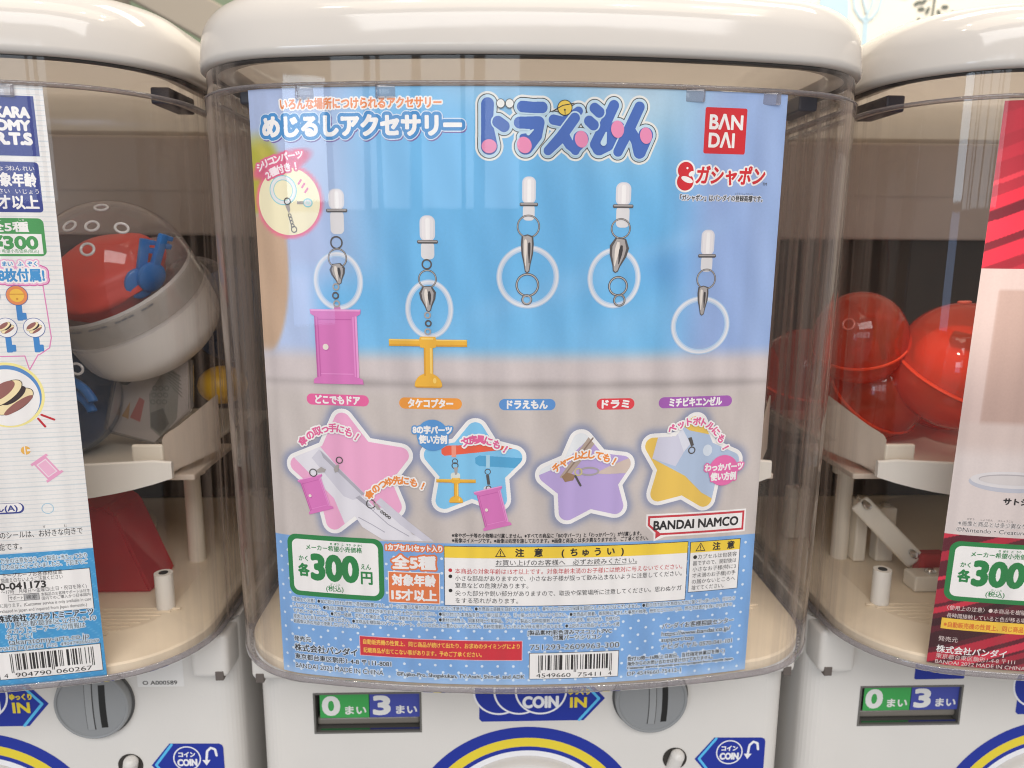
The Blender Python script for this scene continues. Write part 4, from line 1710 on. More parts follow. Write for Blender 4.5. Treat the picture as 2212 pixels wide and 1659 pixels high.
def clasp(P, x, top, bot, w, rot=0.0, lay=6, wide=False):
    h = top - bot
    c, s = math.cos(rot), math.sin(rot)

    def t(a, b):
        return (x + (a * c - b * s), top + (a * s + b * c))
    prof = [(0.0, 0), (0.9, -0.05), (1.0, -0.25), (0.9, -0.5), (0.55, -0.75), (0.35, -0.95), (0.0, -1.0)]
    if wide:
        prof = [(0.0, 0), (0.8, 0), (1.5, -0.25), (1.3, -0.5), (0.6, -0.8), (0.4, -0.95), (0, -1.0)]
    pts = [(a * w, b * h) for a, b in prof] + [(-a * w, b * h) for a, b in reversed(prof[1:-1])]
    P.poly([t(*p) for p in pts], STD, lay)
    P.poly([t(a * 0.72, b * 0.94 - 0.03 * h) for a, b in pts], STL, lay + 1)
    P.poly([t(a * 0.22 - 0.28 * w, b * 0.7 - 0.12 * h) for a, b in pts], ink(224, 216, 208), lay + 2)
    P.poly([t(a * 0.20 + 0.30 * w, b * 0.55 - 0.2 * h) for a, b in pts], ink(58, 54, 56), lay + 2)


def sil_ring(P, x, y, rx, ry, wd, lay=2, a0=0.0, a1=2 * PI):
    n = 64
    for k, (o, i_, m) in enumerate(((0, wd * .94, ink(172, 200, 228)), (wd * 0.14, wd * 0.72, ink(206, 214, 228)), (wd * 0.22, wd * 0.46, ink(222, 224, 230)))):
        V, F = [], []
        for q in range(n + 1):
            t = a0 + (a1 - a0) * q / n
            for r in (o, i_):
                V.append((x + (rx - r) * math.cos(t), y + (ry - r) * math.sin(t)))
        for q in range(n):
            F.append((2 * q, 2 * q + 1, 2 * q + 3, 2 * q + 2))
        P._add(V, F, m, lay + k)


def jump(P, x, y, r, lay=5, w=0.75):
    P.annulus(x, y, r - w, r, STD, lay, n=36)
    P.annulus(x, y, r - w * 0.7, r - w * 0.35, ink(190, 184, 180), lay + 1, n=36)


def slab(P, x, y, w, h, rot, lay=8):
    c, s = math.cos(rot), math.sin(rot)

    def t(a, b):
        return (x + a * c - b * s, y + a * s + b * c)
    A, B_, D_ = ink(214, 118, 186), ink(228, 140, 204), ink(196, 96, 168)
    P.poly([t(-w * .42, -h * .5), (t(w * .42, -h * .5)), t(w * .42, h * .5), t(-w * .42, h * .5)], A, lay)
    for sg in (-1, 1):
        P.poly([t(-w * .5, sg * h * .5), t(w * .5, sg * h * .5), t(w * .49, sg * h * .44), t(w * .42, sg * h * .41), t(-w * .42, sg * h * .41), t(-w * .49, sg * h * .44)], A, lay + 1)
    P.poly([t(w * .33, -h * .4), t(w * .36, -h * .4), t(w * .36, h * .4), t(w * .33, h * .4)], B_, lay + 2)
    P.poly([t(-w * .36, -h * .4), t(-w * .34, -h * .4), t(-w * .34, h * .4), t(-w * .36, h * .4)], D_, lay + 2)
    P.poly([t(-w * .34, h * .36), t(w * .31, h * .36), t(w * .31, h * .375), t(-w * .34, h * .375)], D_, lay + 2)
    P.poly([t(-w * .34, -h * .37), t(w * .31, -h * .37), t(w * .31, -h * .355), t(-w * .34, -h * .355)], B_, lay + 2)
    P.poly([t(w * .38, -h * .41), t(w * .42, -h * .41), t(w * .42, h * .41), t(w * .38, h * .41)], ink(232, 158, 212), lay + 2)
    P.poly([t(-w * .42, -h * .41), t(-w * .395, -h * .41), t(-w * .395, h * .41), t(-w * .42, h * .41)], ink(190, 92, 164), lay + 2)
    P.poly([t(-w * .48, h * .475), t(w * .48, h * .475), t(w * .49, h * .5), t(-w * .49, h * .5)], ink(234, 160, 212), lay + 2)
    a, b = t(-w * .22, 0)
    P.disc(a + 0.25, b - 0.3, w * 0.062, D_, lay + 2)
    P.disc(a, b, w * 0.058, ink(232, 222, 212), lay + 3)


def tbar(P, x, y, s, lay=8):
    A, B_, L2 = ink(234, 178, 56), ink(216, 156, 44), ink(246, 208, 110)
    P.rect(x - 18.2 * s, y - 1.6 * s, x + 18.2 * s, y + 1.7 * s, A, lay)
    P.rect(x - 18.2 * s, y - 1.6 * s, x + 18.2 * s, y - 0.7 * s, B_, lay + 1)
    P.rect(x - 3.8 * s, y - 2.2 * s, x + 3.8 * s, y + 3.0 * s, A, lay + 2, r=0.8 * s)
    P.rect(x - 1.9 * s, y - 15.5 * s, x + 2.3 * s, y - 2 * s, A, lay + 3)
    P.rect(x + 0.9 * s, y - 15 * s, x + 1.9 * s, y - 2.4 * s, L2, lay + 4)
    pts = [(x + 6.5 * s * math.cos(t), y - 20.3 * s + 6.2 * s * math.sin(t)) for t in [PI * i / 20 for i in range(21)]]
    P.poly(pts, A, lay + 4)
    P.poly([(x - 6.5 * s, y - 20.3 * s), (x + 6.5 * s, y - 20.3 * s), (x + 5.6 * s, y - 21.0 * s), (x - 5.6 * s, y - 21.0 * s)], B_, lay + 4)
    P.rect(x - 1.9 * s, y - 15.4 * s, x - 1.1 * s, y - 2.3 * s, B_, lay + 4)
    P.rect(x - 18.0 * s, y + 1.0 * s, x - 4 * s, y + 1.55 * s, L2, lay + 1)
    P.rect(x + 4 * s, y + 1.0 * s, x + 18.0 * s, y + 1.55 * s, L2, lay + 1)
    P.rect(x - 3.0 * s, y + 1.6 * s, x + 2.6 * s, y + 2.5 * s, L2, lay + 3, r=0.3 * s)
    P.disc(x + 3.0 * s, y - 17.6 * s, 0.8 * s, L2, lay + 5, ry=1.3 * s)


P = Print(CM)
sil_ring(P, 39.4, 205.2, 12.0, 13.6, 2.9)
loop(P, 40.1, 246.4, 236.8, 226.4, 3.9)
P.annulus(39.4, 222.6, 2.3, 3.0, STD, 6, k=1.0, n=24)
jump(P, 39.6, 215.6, 4.6)
clasp(P, 39.0, 213.2, 203.6, 2.5, 0.12, wide=True)
for i, y in enumerate((202.6, 198.6, 194.8)):
    P.annulus(38.4 - (i % 2) * .4, y, 1.0, 1.7, STD if i % 2 else STL, 9 + i, n=20)
P.disc(38.6, 192.4, 1.6, ink(206, 130, 184), 8)
slab(P, 37.6, 174.6, 24.6, 35.2, 0.008)
P.build('charm_picture', card)
P = Print(CM)
sil_ring(P, 81.8, 192.8, 11.2, 13.6, 2.7)
loop(P, 81.5, 234.8, 223.2, 215.4, 3.7)
P.annulus(81.0, 213.2, 1.7, 2.4, STD, 6, n=24)
jump(P, 81.2, 206.6, 4.3)
clasp(P, 81.0, 203.4, 191.6, 2.6, 0.05, wide=True)
for i, y in enumerate((190.2, 186.4, 182.6)):
    P.annulus(81.0 + (i % 2) * .3, y, 0.9, 1.6, STD if i % 2 else STL, 9 + i, n=20)
tbar(P, 80.9, 177.3, 1.0)
P.build('charm_picture', card)
P = Print(CM)
sil_ring(P, 126.8, 207.8, 14.3, 14.3, 2.8)
loop(P, 126.9, 251.8, 239.8, 232.8, 3.2)
jump(P, 126.8, 230.2, 5.2)
clasp(P, 126.4, 226.8, 209.4, 2.9, 0.0)
jump(P, 126.6, 204.2, 5.4, w=1.0)
P.annulus(126.4, 197.6, 1.5, 2.3, STL, 9, n=24)
P.annulus(126.4, 197.6, 2.2, 2.5, STD, 9, n=24)
P.build('charm_picture', card)
P = Print(CM)
sil_ring(P, 166.3, 207.4, 12.4, 13.8, 2.7)
loop(P, 169.3, 249.8, 239.4, 230.0, 3.7)
jump(P, 168.6, 229.6, 4.6)
clasp(P, 168.8, 225.4, 209.6, 3.0, -0.14, wide=True)
jump(P, 168.2, 203.8, 4.6, w=1.0)
P.annulus(169.0, 197.4, 2.0, 2.9, STD, 9, n=24)
P.annulus(169.0, 197.4, 2.2, 2.6, STL, 10, n=24)
P.build('charm_picture', card)
P = Print(CM)
sil_ring(P, 208.7, 185.4, 14.7, 13.8, 2.8)
loop(P, 210.0, 229.4, 217.6, 210.4, 3.4)
jump(P, 210.2, 207.0, 4.8)
clasp(P, 209.0, 204.0, 190.0, 2.7, 0.0)
P.build('charm_picture', card)

# --- name tags
for s, xa, xb, y, col in (('どこでもドア', 21.4, 52.2, 149.2, (226, 98, 156)), ('タケコプター', 66.8, 96.5, 148.7, (236, 154, 58)), ('ドラえもん', 113.9, 140.4, 148.6, (92, 148, 212)),
                          ('ドラミ', 159.9, 178.1, 148.6, (218, 62, 72)), ('ミチビキエンゼル', 190.0, 227.2, 148.7, (164, 92, 178))):
    P = Print(CM)
    P.rect(xa, y - 2.7, xb, y + 2.7, ink(*col), 1, r=2.65)
    P.text(s, (xa + xb) / 2, y, 4.5, WH, 2, w=(xb - xa) * 0.71, align='C', bold=0.26)
    P.build('name_tag', card)

# --- the four star pictures
PINKT, ORGT = ink(222, 100, 152), ink(232, 140, 64)


def star(i, fill):
    P = Print(CM)
    core = star_core(i, SR)
    im, x0, y0 = poly_mask(core, 0.12, SR + 1)
    P.mask(dilate(im, SR / 0.12), x0, y0, 0.12, WH, 1)
    inner = dilate(im, (SR - SW) / 0.12)
    P.mask(inner, x0, y0, 0.12, ink(*fill), 2)
    return P, (inner, x0, y0)


def clip(st, pts, P, mat, lay):
    """a polygon kept inside the star's inner field"""
    inner, x0, y0 = st
    A = np.array(pts, float)
    H, W = inner.shape
    Xc, Yc = np.meshgrid(x0 + (np.arange(W) + .5) * .12, y0 + (np.arange(H) + .5) * .12)
    ins = np.zeros((H, W), bool)
    n = len(A)
    for k in range(n):
        (xa, ya), (xb, yb) = A[k], A[(k + 1) % n]
        c = (ya > Yc) != (yb > Yc)
        with np.errstate(divide='ignore', invalid='ignore'):
            ins ^= c & (Xc < (xb - xa) * (Yc - ya) / (yb - ya) + xa)
    P.mask(ins & inner, x0, y0, .12, mat, lay)


UMB, UMB2, UMB3 = ink(224, 222, 230), ink(206, 204, 216), ink(172, 170, 182)
P, st = star(1, (234, 168, 204))
clip(st, [(10, 123), (22, 131), (27, 126), (46, 104), (57, 93), (64, 82), (40, 82), (33, 100)], P, UMB, 3)
P.poly([(26.5, 124.5), (29.5, 122.2), (48.5, 103.4), (46.0, 100.6), (42.5, 99.8), (38.0, 101.4), (22.5, 120)], UMB2, 4)
P.poly([(27.0, 124.0), (29.6, 121.6), (48.5, 103.2), (47.4, 102.2), (28.4, 120.4)], UMB3, 5)
P.poly([(44.0, 101.0), (46.0, 102.2), (53.6, 95.6), (52.6, 94.4)], UMB3, 6)
P.poly([(43.0, 92.0), (50.0, 97.0), (60.0, 96.2), (72.0, 83.2), (82.5, 80.0), (57.0, 80.0), (47.0, 86.0)], UMB, 6)
P.poly([(54.0, 99.2), (56.6, 101.4), (69.6, 90.2), (82.0, 80.4), (77.0, 80.2), (66.0, 88.0)], UMB2, 7)
for pts in ([(45.2, 91.0), (52, 87.5), (58, 84)], [(50.5, 96.6), (60, 88), (70, 82.4)]):
    P.line(pts, 0.4, UMB3, 8)
slab(P, 23.6, 101.6, 13.4, 18.2, 0.30, 9)
P.annulus(23.0, 112.6, 1.6, 2.1, STD, 12, n=20)
P.poly([(24.6, 113.8), (27.2, 115.8), (29.6, 114.6), (28.8, 113.2), (25.6, 112.8)], STL, 13)
P.annulus(36.6, 119.6, 1.3, 1.8, STD, 12, n=20)
P.poly([(34.4, 116.6), (36.4, 117.6), (35.8, 114.0), (34.2, 113.2), (33.6, 115.0)], STL, 13)
P.annulus(51.6, 98.2, 1.9, 2.4, STD, 12, n=20)
P.poly([(52.4, 99.4), (55.0, 98.0), (56.6, 95.2), (54.6, 95.6)], STL, 13)
for i in range(4):
    P.annulus(57.0 + i * 1.2, 94.4 - i * 0.9, 0.4, 0.8, STD, 14, n=12)
P.arctext('傘の取っ手にも！', (18.6, 128.4), (32.0, 135.4), (45.8, 131.6), 4.6, PINKT, 15, bold=0.22, outs=[(0.75, WH)])
P.arctext('傘のつゆ先にも！', (51.2, 103.0), (63.0, 110.4), (77.4, 108.2), 4.4, ORGT, 15, bold=0.22, outs=[(0.75, WH)])
P.build('star_picture', card)

P, st = star(2, (128, 196, 236))
clip(st, [(86.5, 126.6), (89, 128.4), (124, 130.0), (124, 127.6), (88, 123.4), (86.6, 124.4)], P, ink(232, 94, 66), 3)
clip(st, [(102.6, 122.6), (104.6, 123.8), (128, 122.4), (128, 117.4), (104.6, 118.6), (102.8, 119.8)], P, ink(82, 164, 210), 3)
P.rect(91.4, 122.8, 93.6, 128.6, ink(238, 150, 130), 4)
P.rect(107.8, 117.6, 109.6, 124.0, ink(170, 210, 230), 4)
P.annulus(93.0, 120.8, 1.0, 1.4, STD, 5, n=18)
P.annulus(93.0, 118.6, 1.2, 1.7, STD, 5, n=18)
P.poly([(92.4, 117.8), (94.4, 117.8), (94.0, 114.4), (93.0, 114.0)], STL, 6)
P.rect(90.9, 111.4, 95.4, 115.2, ink(214, 220, 214), 5, r=1.4)
P.annulus(108.6, 115.8, 1.1, 1.5, STD, 5, n=18)
P.poly([(107.8, 114.2), (109.2, 114.2), (109.8, 109.4), (108.4, 109.4)], STD, 6)
P.annulus(109.0, 107.6, 0.9, 1.4, STD, 6, n=18)
P.rect(106.6, 105.2, 110.4, 108.6, ink(214, 212, 222), 5, r=1.3)
tbar(P, 93.4, 111.0, 0.52, 7)
slab(P, 111.0, 97.4, 14.0, 20.4, 0.24, 8)
P.disc(82.5, 133.4, 7.6, ink(86, 150, 212), 12, n=48)
P.text('8の字パーツ', 82.4, 136.0, 4.0, WH, 14, w=18.4, align='C', bold=0.26, outs=[(0.6, ink(86, 150, 212))])
P.text('使い方例', 82.6, 131.4, 4.2, WH, 14, w=13.2, align='C', bold=0.26, outs=[(0.6, ink(86, 150, 212))])
P.arctext('文房具にも！', (98.4, 130.6), (107.0, 131.4), (117.0, 127.0), 4.4, PINKT, 15, bold=0.22, outs=[(0.75, WH)])
P.build('star_picture', card)

P, st = star(3, (184, 164, 216))
clip(st, [(128, 112), (142, 118), (160, 135), (156, 145), (126, 145)], P, ink(226, 230, 234), 3)
clip(st, [(143.0, 113.0), (146.4, 111.6), (160.6, 131.0), (157.4, 134.0)], P, ink(178, 160, 148), 4)
P.line([(144.6, 113.0), (158.6, 132.2)], 0.7, ink(140, 118, 106), 5)
P.poly([(144.0, 113.4), (146.6, 115.4), (150.6, 114.0), (149.6, 111.4), (145.6, 110.6)], ink(150, 120, 92), 6)
P.annulus(157.2, 115.8, 4.1, 5.0, STL, 7, k=0.45, n=30)
P.annulus(152.0, 115.6, 1.4, 2.0, ink(206, 196, 130), 8, n=20)
clip(st, [(160.6, 114.6), (163.0, 116.2), (167.4, 118.4), (177.6, 122.4), (178, 114.6), (166, 114.2)], P, ink(206, 188, 178), 4)
P.line([(150.6, 113.6), (152.0, 111.0), (153.2, 108.8)], 1.0, STD, 8)
P.arctext('チャームとしても！', (141.4, 118.0), (154.6, 124.2), (169.2, 120.6), 4.4, ORGT, 15, bold=0.22, outs=[(0.75, WH)])
P.build('star_picture', card)

P, st = star(4, (232, 194, 90))
clip(st, [(188, 121.4), (190.4, 131.6), (192, 139), (200, 139), (206, 134.8), (222, 131), (236, 127), (240, 110), (226, 96), (214, 103), (205, 112)], P, ink(176, 194, 220), 3)
clip(st, [(188, 121.4), (190.4, 131.6), (192, 139), (198, 139), (206, 128), (200, 117)], P, ink(206, 206, 224), 4)
clip(st, [(198, 139), (200.6, 139), (207, 128), (203.8, 124)], P, ink(220, 222, 234), 5)
P.disc(216, 124.4, 2.4, ink(214, 224, 236), 5, ry=2.9)
P.poly([(205.6, 131.0), (207.4, 131.4), (208.8, 127.4), (207.4, 126.6)], STD, 6)
P.annulus(207.8, 124.8, 1.3, 1.9, STD, 7, n=18)
P.disc(224.9, 113.8, 7.8, ink(228, 110, 172), 12, n=48)
P.text('わっかパーツ', 225.2, 115.6, 4.0, WH, 14, w=20.0, align='C', bold=0.26, outs=[(0.6, ink(228, 110, 172))])
P.text('使い方例', 225.0, 110.8, 4.2, WH, 14, w=13.2, align='C', bold=0.26, outs=[(0.6, ink(228, 110, 172))])
P.arctext('ペットボトルにも！', (197.0, 136.0), (213.2, 138.4), (225.2, 125.4), 4.3, PINKT, 15, bold=0.22, outs=[(0.75, WH)])
P.build('star_picture', card)

# --- maker banner
P = Print(CM)
oc = [(186.4, 93.0), (239.0, 93.0), (239.0, 81.0), (196.4, 81.0), (190.6, 78.8), (190.4, 83.0), (186.4, 87.0)]
P.poly(oc, WH, 1)
P.poly([(187.3, 92.1), (238.1, 92.1), (238.1, 81.9), (194.2, 81.9), (191.4, 80.2), (191.4, 83.4), (187.3, 87.2)], ink(198, 54, 66), 2)
P.poly([(188.4, 91.0), (237.0, 91.0), (237.0, 83.0), (193.8, 83.0), (188.4, 87.6)], WH, 3)
P.text('BANDAI NAMCO', 190.4, 87.2, 6.4, BK, 4, w=44.4, bold=0.24)
P.build('maker_banner', card)

# --- polka dots of the foot band
P = Print(CM)
DOT = ink(214, 228, 242)
for r in range(20):
    v = 6.2 + r * 3.82
    for c in range(32):
        u = 3.0 + c * 7.9 + (3.95 if r % 2 else 0)
        if u < 243.5 and v < 78:
            P.disc(u, v, 0.72, DOT, 1, n=12)
dots = P.build('polka_dots', card)

# --- price panel
GRN = ink(36, 128, 68)


def price_panel(P, dx=0.0, dv=0.0):
    P.rect(7.0 + dx, 47.4 + dv, 57.0 + dx, 80.2 + dv, GRN, 3, r=5.0)
    P.rect(9.6 + dx, 49.9 + dv, 54.4 + dx, 77.7 + dv, WH, 4, r=3.2)
    P.text('メーカー希望小売価格', 17.2 + dx, 73.7 + dv, 3.1, GRN, 5, w=29.0, bold=0.1)
    for s, x in (('き', 30.4), ('ぼう', 33.2), ('こ', 36.4), ('うり', 39.4), ('か', 42.6), ('かく', 45.2)):
        P.text(s, x + dx, 76.2 + dv, 1.35, GRN, 5, align='C', bold=0.06)
    P.text('300', 19.9 + dx, 63.9 + dv, 18.2, GRN, 5, w=23.6, bold=0.95)
    P.text('かく', 15.4 + dx, 67.6 + dv, 3.2, GRN, 5, w=4.8, align='C', bold=0.1)
    P.text('各', 15.4 + dx, 61.4 + dv, 7.0, GRN, 5, w=5.6, align='C', bold=0.42)
    P.text('えん', 48.0 + dx, 65.2 + dv, 3.2, GRN, 5, w=5.0, align='C', bold=0.1)
    P.text('円', 48.2 + dx, 59.4 + dv, 7.4, GRN, 5, w=5.6, align='C', bold=0.36)
    P.text('(税込)', 31.4 + dx, 52.4 + dv, 3.4, GRN, 5, w=9.0, align='C', bold=0.08)
    P.text('ぜい', 30.2 + dx, 54.7 + dv, 1.3, GRN, 5, align='C')
    P.text('こみ', 33.2 + dx, 54.7 + dv, 1.3, GRN, 5, align='C')


P = Print(CM)
price_panel(P)
P.build('price_panel', card)
OR2 = ink(226, 122, 70)
P = Print(CM)
P.text('1カプセル1セット入り', 58.4, 76.2, 3.5, WH, 3, w=27.8, bold=0.2, outs=[(0.6, OR2)])
P.text('全5種', 61.4, 68.6, 7.4, WH, 3, w=21.4, bold=0.4, outs=[(0.9, OR2)])
P.rect(59.0, 47.0, 85.0, 63.7, WH, 3)
P.rect(59.4, 47.4, 84.6, 63.3, OR2, 4)
P.text('対象年齢', 61.2, 59.2, 6.2, WH, 5, w=21.6, bold=0.34)
P.text('15才以上', 60.8, 51.4, 6.2, WH, 5, w=22.4, bold=0.34)
P.build('count_panel', card)

# --- warning panels
YW = ink(240, 206, 62)


def warn_sign(P, x, y, h):
    for s, m, l in ((1.0, BK, 6), (0.74, YW, 7)):
        P.poly([(x - .58 * h * s, y - .42 * h * s - (1 - s) * .06 * h), (x + .58 * h * s, y - .42 * h * s - (1 - s) * .06 * h), (x, y + .58 * h * s - (1 - s) * 0.02 * h)], m, l)
    P.rect(x - .05 * h, y - .13 * h, x + .05 * h, y + .26 * h, BK, 8)
    P.disc(x, y - .24 * h, .055 * h, BK, 8, n=10)


P = Print(CM)
P.rect(87.1, 46.5, 208.8, 77.9, BK, 3)
P.rect(87.4, 46.8, 208.5, 77.6, WH, 4)
P.rect(87.4, 71.8, 208.5, 77.6, YW, 5)
warn_sign(P, 114.8, 74.5, 4.6)
for s, x in (('注', 124.2), ('意', 133.4), ('(', 145.4), ('ち', 150.8), ('ゅ', 156.6), ('う', 162.6), ('い', 169.2), (')', 175.0)):
    P.text(s, x, 74.7, 4.5, BK, 6, align='C', bold=0.2)
P.text('お買い上げのお客様へ　必ずお読みください。', 112.6, 69.5, 3.2, BK, 6, w=70.0)
P.rect(112.4, 67.5, 182.6, 67.75, BK, 6)
WRED = ink(196, 38, 52)
P.disc(90.2, 65.3, 0.95, WRED, 6, n=20)
P.text('本商品の対象年齢は15才以上です。対象年齢未満のお子様には絶対に与えないでください。', 92.6, 64.9, 3.1, WRED, 6, w=113.6, bold=0.05)
P.disc(90.2, 62.1, 0.95, BK, 6, n=20)
P.text('小さな部品がありますので、小さなお子様が誤って飲み込まないように注意してください。', 92.6, 61.2, 3.1, BK, 6, w=113.6, bold=0.05)
P.text('窒息などの危険があります。', 92.6, 57.4, 3.1, BK, 6, w=36.0, bold=0.05)
P.disc(90.2, 54.6, 0.95, BK, 6, n=20)
P.text('尖った部分や鋭い部分がありますので、取扱や保管場所に注意してください。思わぬケガ', 92.6, 53.3, 3.1, BK, 6, w=113.8, bold=0.05)
P.text('をする恐れがあります。', 92.6, 49.4, 3.1, BK, 6, w=31.0, bold=0.05)
P.build('warning_panel', card)
P = Print(CM)
P.rect(209.9, 50.3, 237.1, 77.4, BK, 3)
P.rect(210.2, 50.6, 236.8, 77.1, WH, 4)
P.rect(210.2, 71.6, 236.8, 77.1, YW, 5)
warn_sign(P, 215.4, 74.2, 4.6)
P.text('注', 224.0, 74.3, 4.4, BK, 6, align='C', bold=0.2)
P.text('意', 231.8, 74.3, 4.4, BK, 6, align='C', bold=0.2)
for i, s in enumerate(('●カプセルは包装容', '器ですので、開封後は', '小さなお子様(特に3', '才未満のお子様)の手', 'の届かないところへ')):
    P.text(s, 211.8, 69.2 - i * 3.3, 2.7, BK, 6, w=23.6)
P.text('捨ててください。', 211.8, 52.7, 2.7, BK, 6, w=17.4)
P.build('warning_panel', card)

# --- fine print
P = Print(CM)
FH = [(0.30, ink(206, 220, 236))]
P.text('※傘やポーチ等の小物類は付属しません。※すべての商品に「8の字パーツ」と「わっかパーツ」が付属します。', 91.2, 83.4, 2.5, BK, 2, w=93.0, bold=0.06)
P.text('※画像はイメージです。※画像は処理を施しております。※画像と商品とは多少異なりますので、ご了承ください。', 91.2, 80.8, 2.5, BK, 2, w=96.6, bold=0.06)
for s, x, y, w in (
    ('〈使用上の注意〉●傘に取り付けた状態で長時間放置すると、パーツが錆びる場合がありますのでご注意下さい。●本商品は装飾を目的とするものです。傘やバッグなどの保護を目的としたものではございません。●取り付け部分を無理な方向に強く引っ張ったり、付けたり', 7.8, 45.0, 228.4),
    ('しないでください。●強引に装着すると破損する恐れがありますので十分ご注意ください。●取り付けた本商品を持って振り回したり、引っ張ったりしないでください。●本商品の装着、着脱時に発生した事故や故障、紛失などについては、弊社では責任を負いかねますの', 8.2, 41.8, 226.6),
    ('で予めご了承ください。●万が一破損、変形した場合は、すぐにご使用をおやめください。●素材の特性上、同素材同士や革製品、プリント製品と長時間接触させると光沢の消失、貼り付き、色移りの', 8.2, 38.7, 166.6),
    ('原因となりますのでご注意ください。●本商品を樹脂製のソファーやシート、タイルなどの上に置かないでください。長時間接触していると色が移る場合があります。●上記および商品ディスプレイ掲', 8.2, 35.6, 166.6),
        ('載画像以外の用途で使用しないでください。', 8.2, 32.9, 35.2)):
    P.text(s, x, y, 2.35, BK, 3, w=w, outs=FH, bold=0.05)
P.build('fine_print', card)

# --- makers' address, notice strip
P = Print(CM)
AH = [(0.36, ink(206, 220, 236))]
P.text('発売元', 7.8, 23.2, 3.0, BK, 3, w=9.4, outs=AH, bold=0.06)
P.text('株式会社バンダイ', 7.8, 18.2, 4.4, BK, 3, w=34.0, outs=AH, bold=0.14)
P.text('東京都台東区駒形1-4-8 〒111-8081', 7.8, 13.2, 3.4, BK, 3, w=51.6, outs=AH, bold=0.06)
P.text('BANDAI 2022 MADE IN CHINA', 7.8, 8.2, 3.7, BK, 3, w=47.4, outs=AH, bold=0.06)
P.text('©Fujiko-Pro, Shogakukan, TV-Asahi, Shin-ei, and ADK', 62.2, 8.2, 2.9, BK, 3, w=65.0, outs=AH, bold=0.06)
P.build('maker_address', card)
P = Print(CM)
P.rect(43.2, 17.0, 126.0, 27.9, ink(238, 190, 196), 2)
P.rect(43.5, 17.3, 125.7, 27.6, ink(206, 44, 60), 3)
P.text('自動販売機の性質上、同じ商品が続けて出たり、お求めのタイミングにより', 45.2, 24.8, 3.0, ink(244, 196, 84), 4, w=79.4, bold=0.08)
P.text('記載商品が出てこない事があります。予めご了承ください。', 45.2, 20.2, 3.0, ink(244, 196, 84), 4, w=60.4, bold=0.08)
P.build('notice_strip', card)

# --- bar code and number
P = Print(CM)
P.text('[製品素材]彩色済みマスコット:PVC', 128.6, 32.2, 2.9, BK, 3, w=42.4, outs=AH, bold=0.06)
P.text('付属パーツ:シリコン', 141.4, 29.3, 2.9, BK, 3, w=24.4, outs=AH, bold=0.06)
P.text('751293-2609963-300', 129.8, 24.4, 4.2, BK, 3, w=45.4, outs=AH)
P.rect(129.4, 6.6, 175.2, 21.2, BK, 2)
P.rect(129.7, 6.9, 174.9, 20.9, WH, 3)
barcode(P, '4549660754114', 134.0, 171.6, 11.6, 19.8, BK, 4)
for s, x, w in (('4549660', 133.0, 17.6), ('75411', 154.2, 12.0), ('4', 170.0, 1.6)):
    P.text(s, x, 8.8, 3.2, BK, 5, w=w)
P.build('barcode_panel', card)
P = Print(CM)
P.text('バンダイお客様相談センター', 197.2, 32.8, 3.3, BK, 3, w=39.0, outs=AH, bold=0.06)
P.text('https://www.bandai.co.jp/', 197.2, 28.6, 3.3, BK, 3, w=37.6, outs=AH, bold=0.06)
P.text('support/top', 197.2, 25.4, 3.3, BK, 3, w=17.4, outs=AH, bold=0.06)
P.text('ナビダイヤル 0570-041-101', 197.2, 21.4, 3.2, BK, 3, w=39.0, outs=AH, bold=0.06)
P.text('受付10時～16時(土日祝日、当社指定休業日を除く)', 179.8, 16.0, 2.5, BK, 3, w=52.6, outs=AH, bold=0.06)
P.text('海外からのお問い合わせは受け付けておりません。', 179.8, 13.2, 2.4, BK, 3, w=46.0, outs=AH, bold=0.06)
P.text('Customer service inquiries are not accepted from outside Japan.', 179.8, 11.0, 1.9, BK, 3, w=58.0, outs=AH, bold=0.06)
P.text('DP 4549660-75412-1', 180.0, 7.8, 3.1, BK, 3, w=28.6, outs=AH)
P.build('support_address', card)


# ================================================================== left card
def lmap(u, v, lift):
    return card_map()(u + (v - 145) * -0.005, v, lift)


def left_art(U, V):
    C = np.zeros(U.shape + (3,)) + np.array([232, 230, 228.])
    C = mix(C, (196, 206, 212), ((V % 2.2) < 0.34) * 0.75)
    b = V < 72.4
    C = mix(C, (64, 152, 208), b * 1.0)
    C = mix(C, (112, 182, 222), b * (((U + V * 0.9) % 6.2) < 0.5) * 0.8)
    return C


vsL = np.concatenate([np.arange(1.8, 72.3, 0.55), np.arange(72.45, 290, 0.31)])
cardL = card_base('display_card', np.linspace(8, 252.4, 245), vsL, left_art, lmap, (-PITCH, DYL, 0))
tag(cardL, 'white ruled card with navy letters and a bean pancake picture, in the left machine', 'display card', 'printed cards in the machine cases')
NV = ink(52, 64, 138)
P = Print(lmap)
P.rect(200, 259.8, 248.4, 285.4, NV, 1)
P.text('TAKARA', 246.0, 278.5, 6.0, WH, 2, w=20.6, align='R', bold=0.4)
P.text('TOMY', 245.8, 273.0, 6.0, WH, 2, w=17.6, align='R', bold=0.4)
P.text('A.R.T.S', 245.8, 267.3, 6.6, WH, 2, w=20.4, align='R', bold=0.5)
P.build('maker_square', cardL)
P = Print(lmap)
P.rect(200, 235.2, 247.4, 257.2, NV, 1, r=1.6)
P.text('対象年齢', 245.8, 249.4, 6.4, WH, 2, w=19.4, align='R', bold=0.3)
P.text('15才以上', 245.8, 239.6, 6.4, WH, 2, w=21.4, align='R', bold=0.3)
for s, x, y in (('しょう', 232.4, 254.4), ('ねん', 237.8, 254.4), ('れい', 243.2, 254.4), ('さい', 232.4, 244.4), ('い', 238.0, 244.4), ('じょう', 243.2, 244.4)):
    P.text(s, x, y, 2.5, WH, 2, align='C')
P.build('age_panel', cardL)
P = Print(lmap)
GL = ink(70, 150, 84)
P.rect(200, 215.6, 246.8, 232.6, GL, 1, r=2.4)
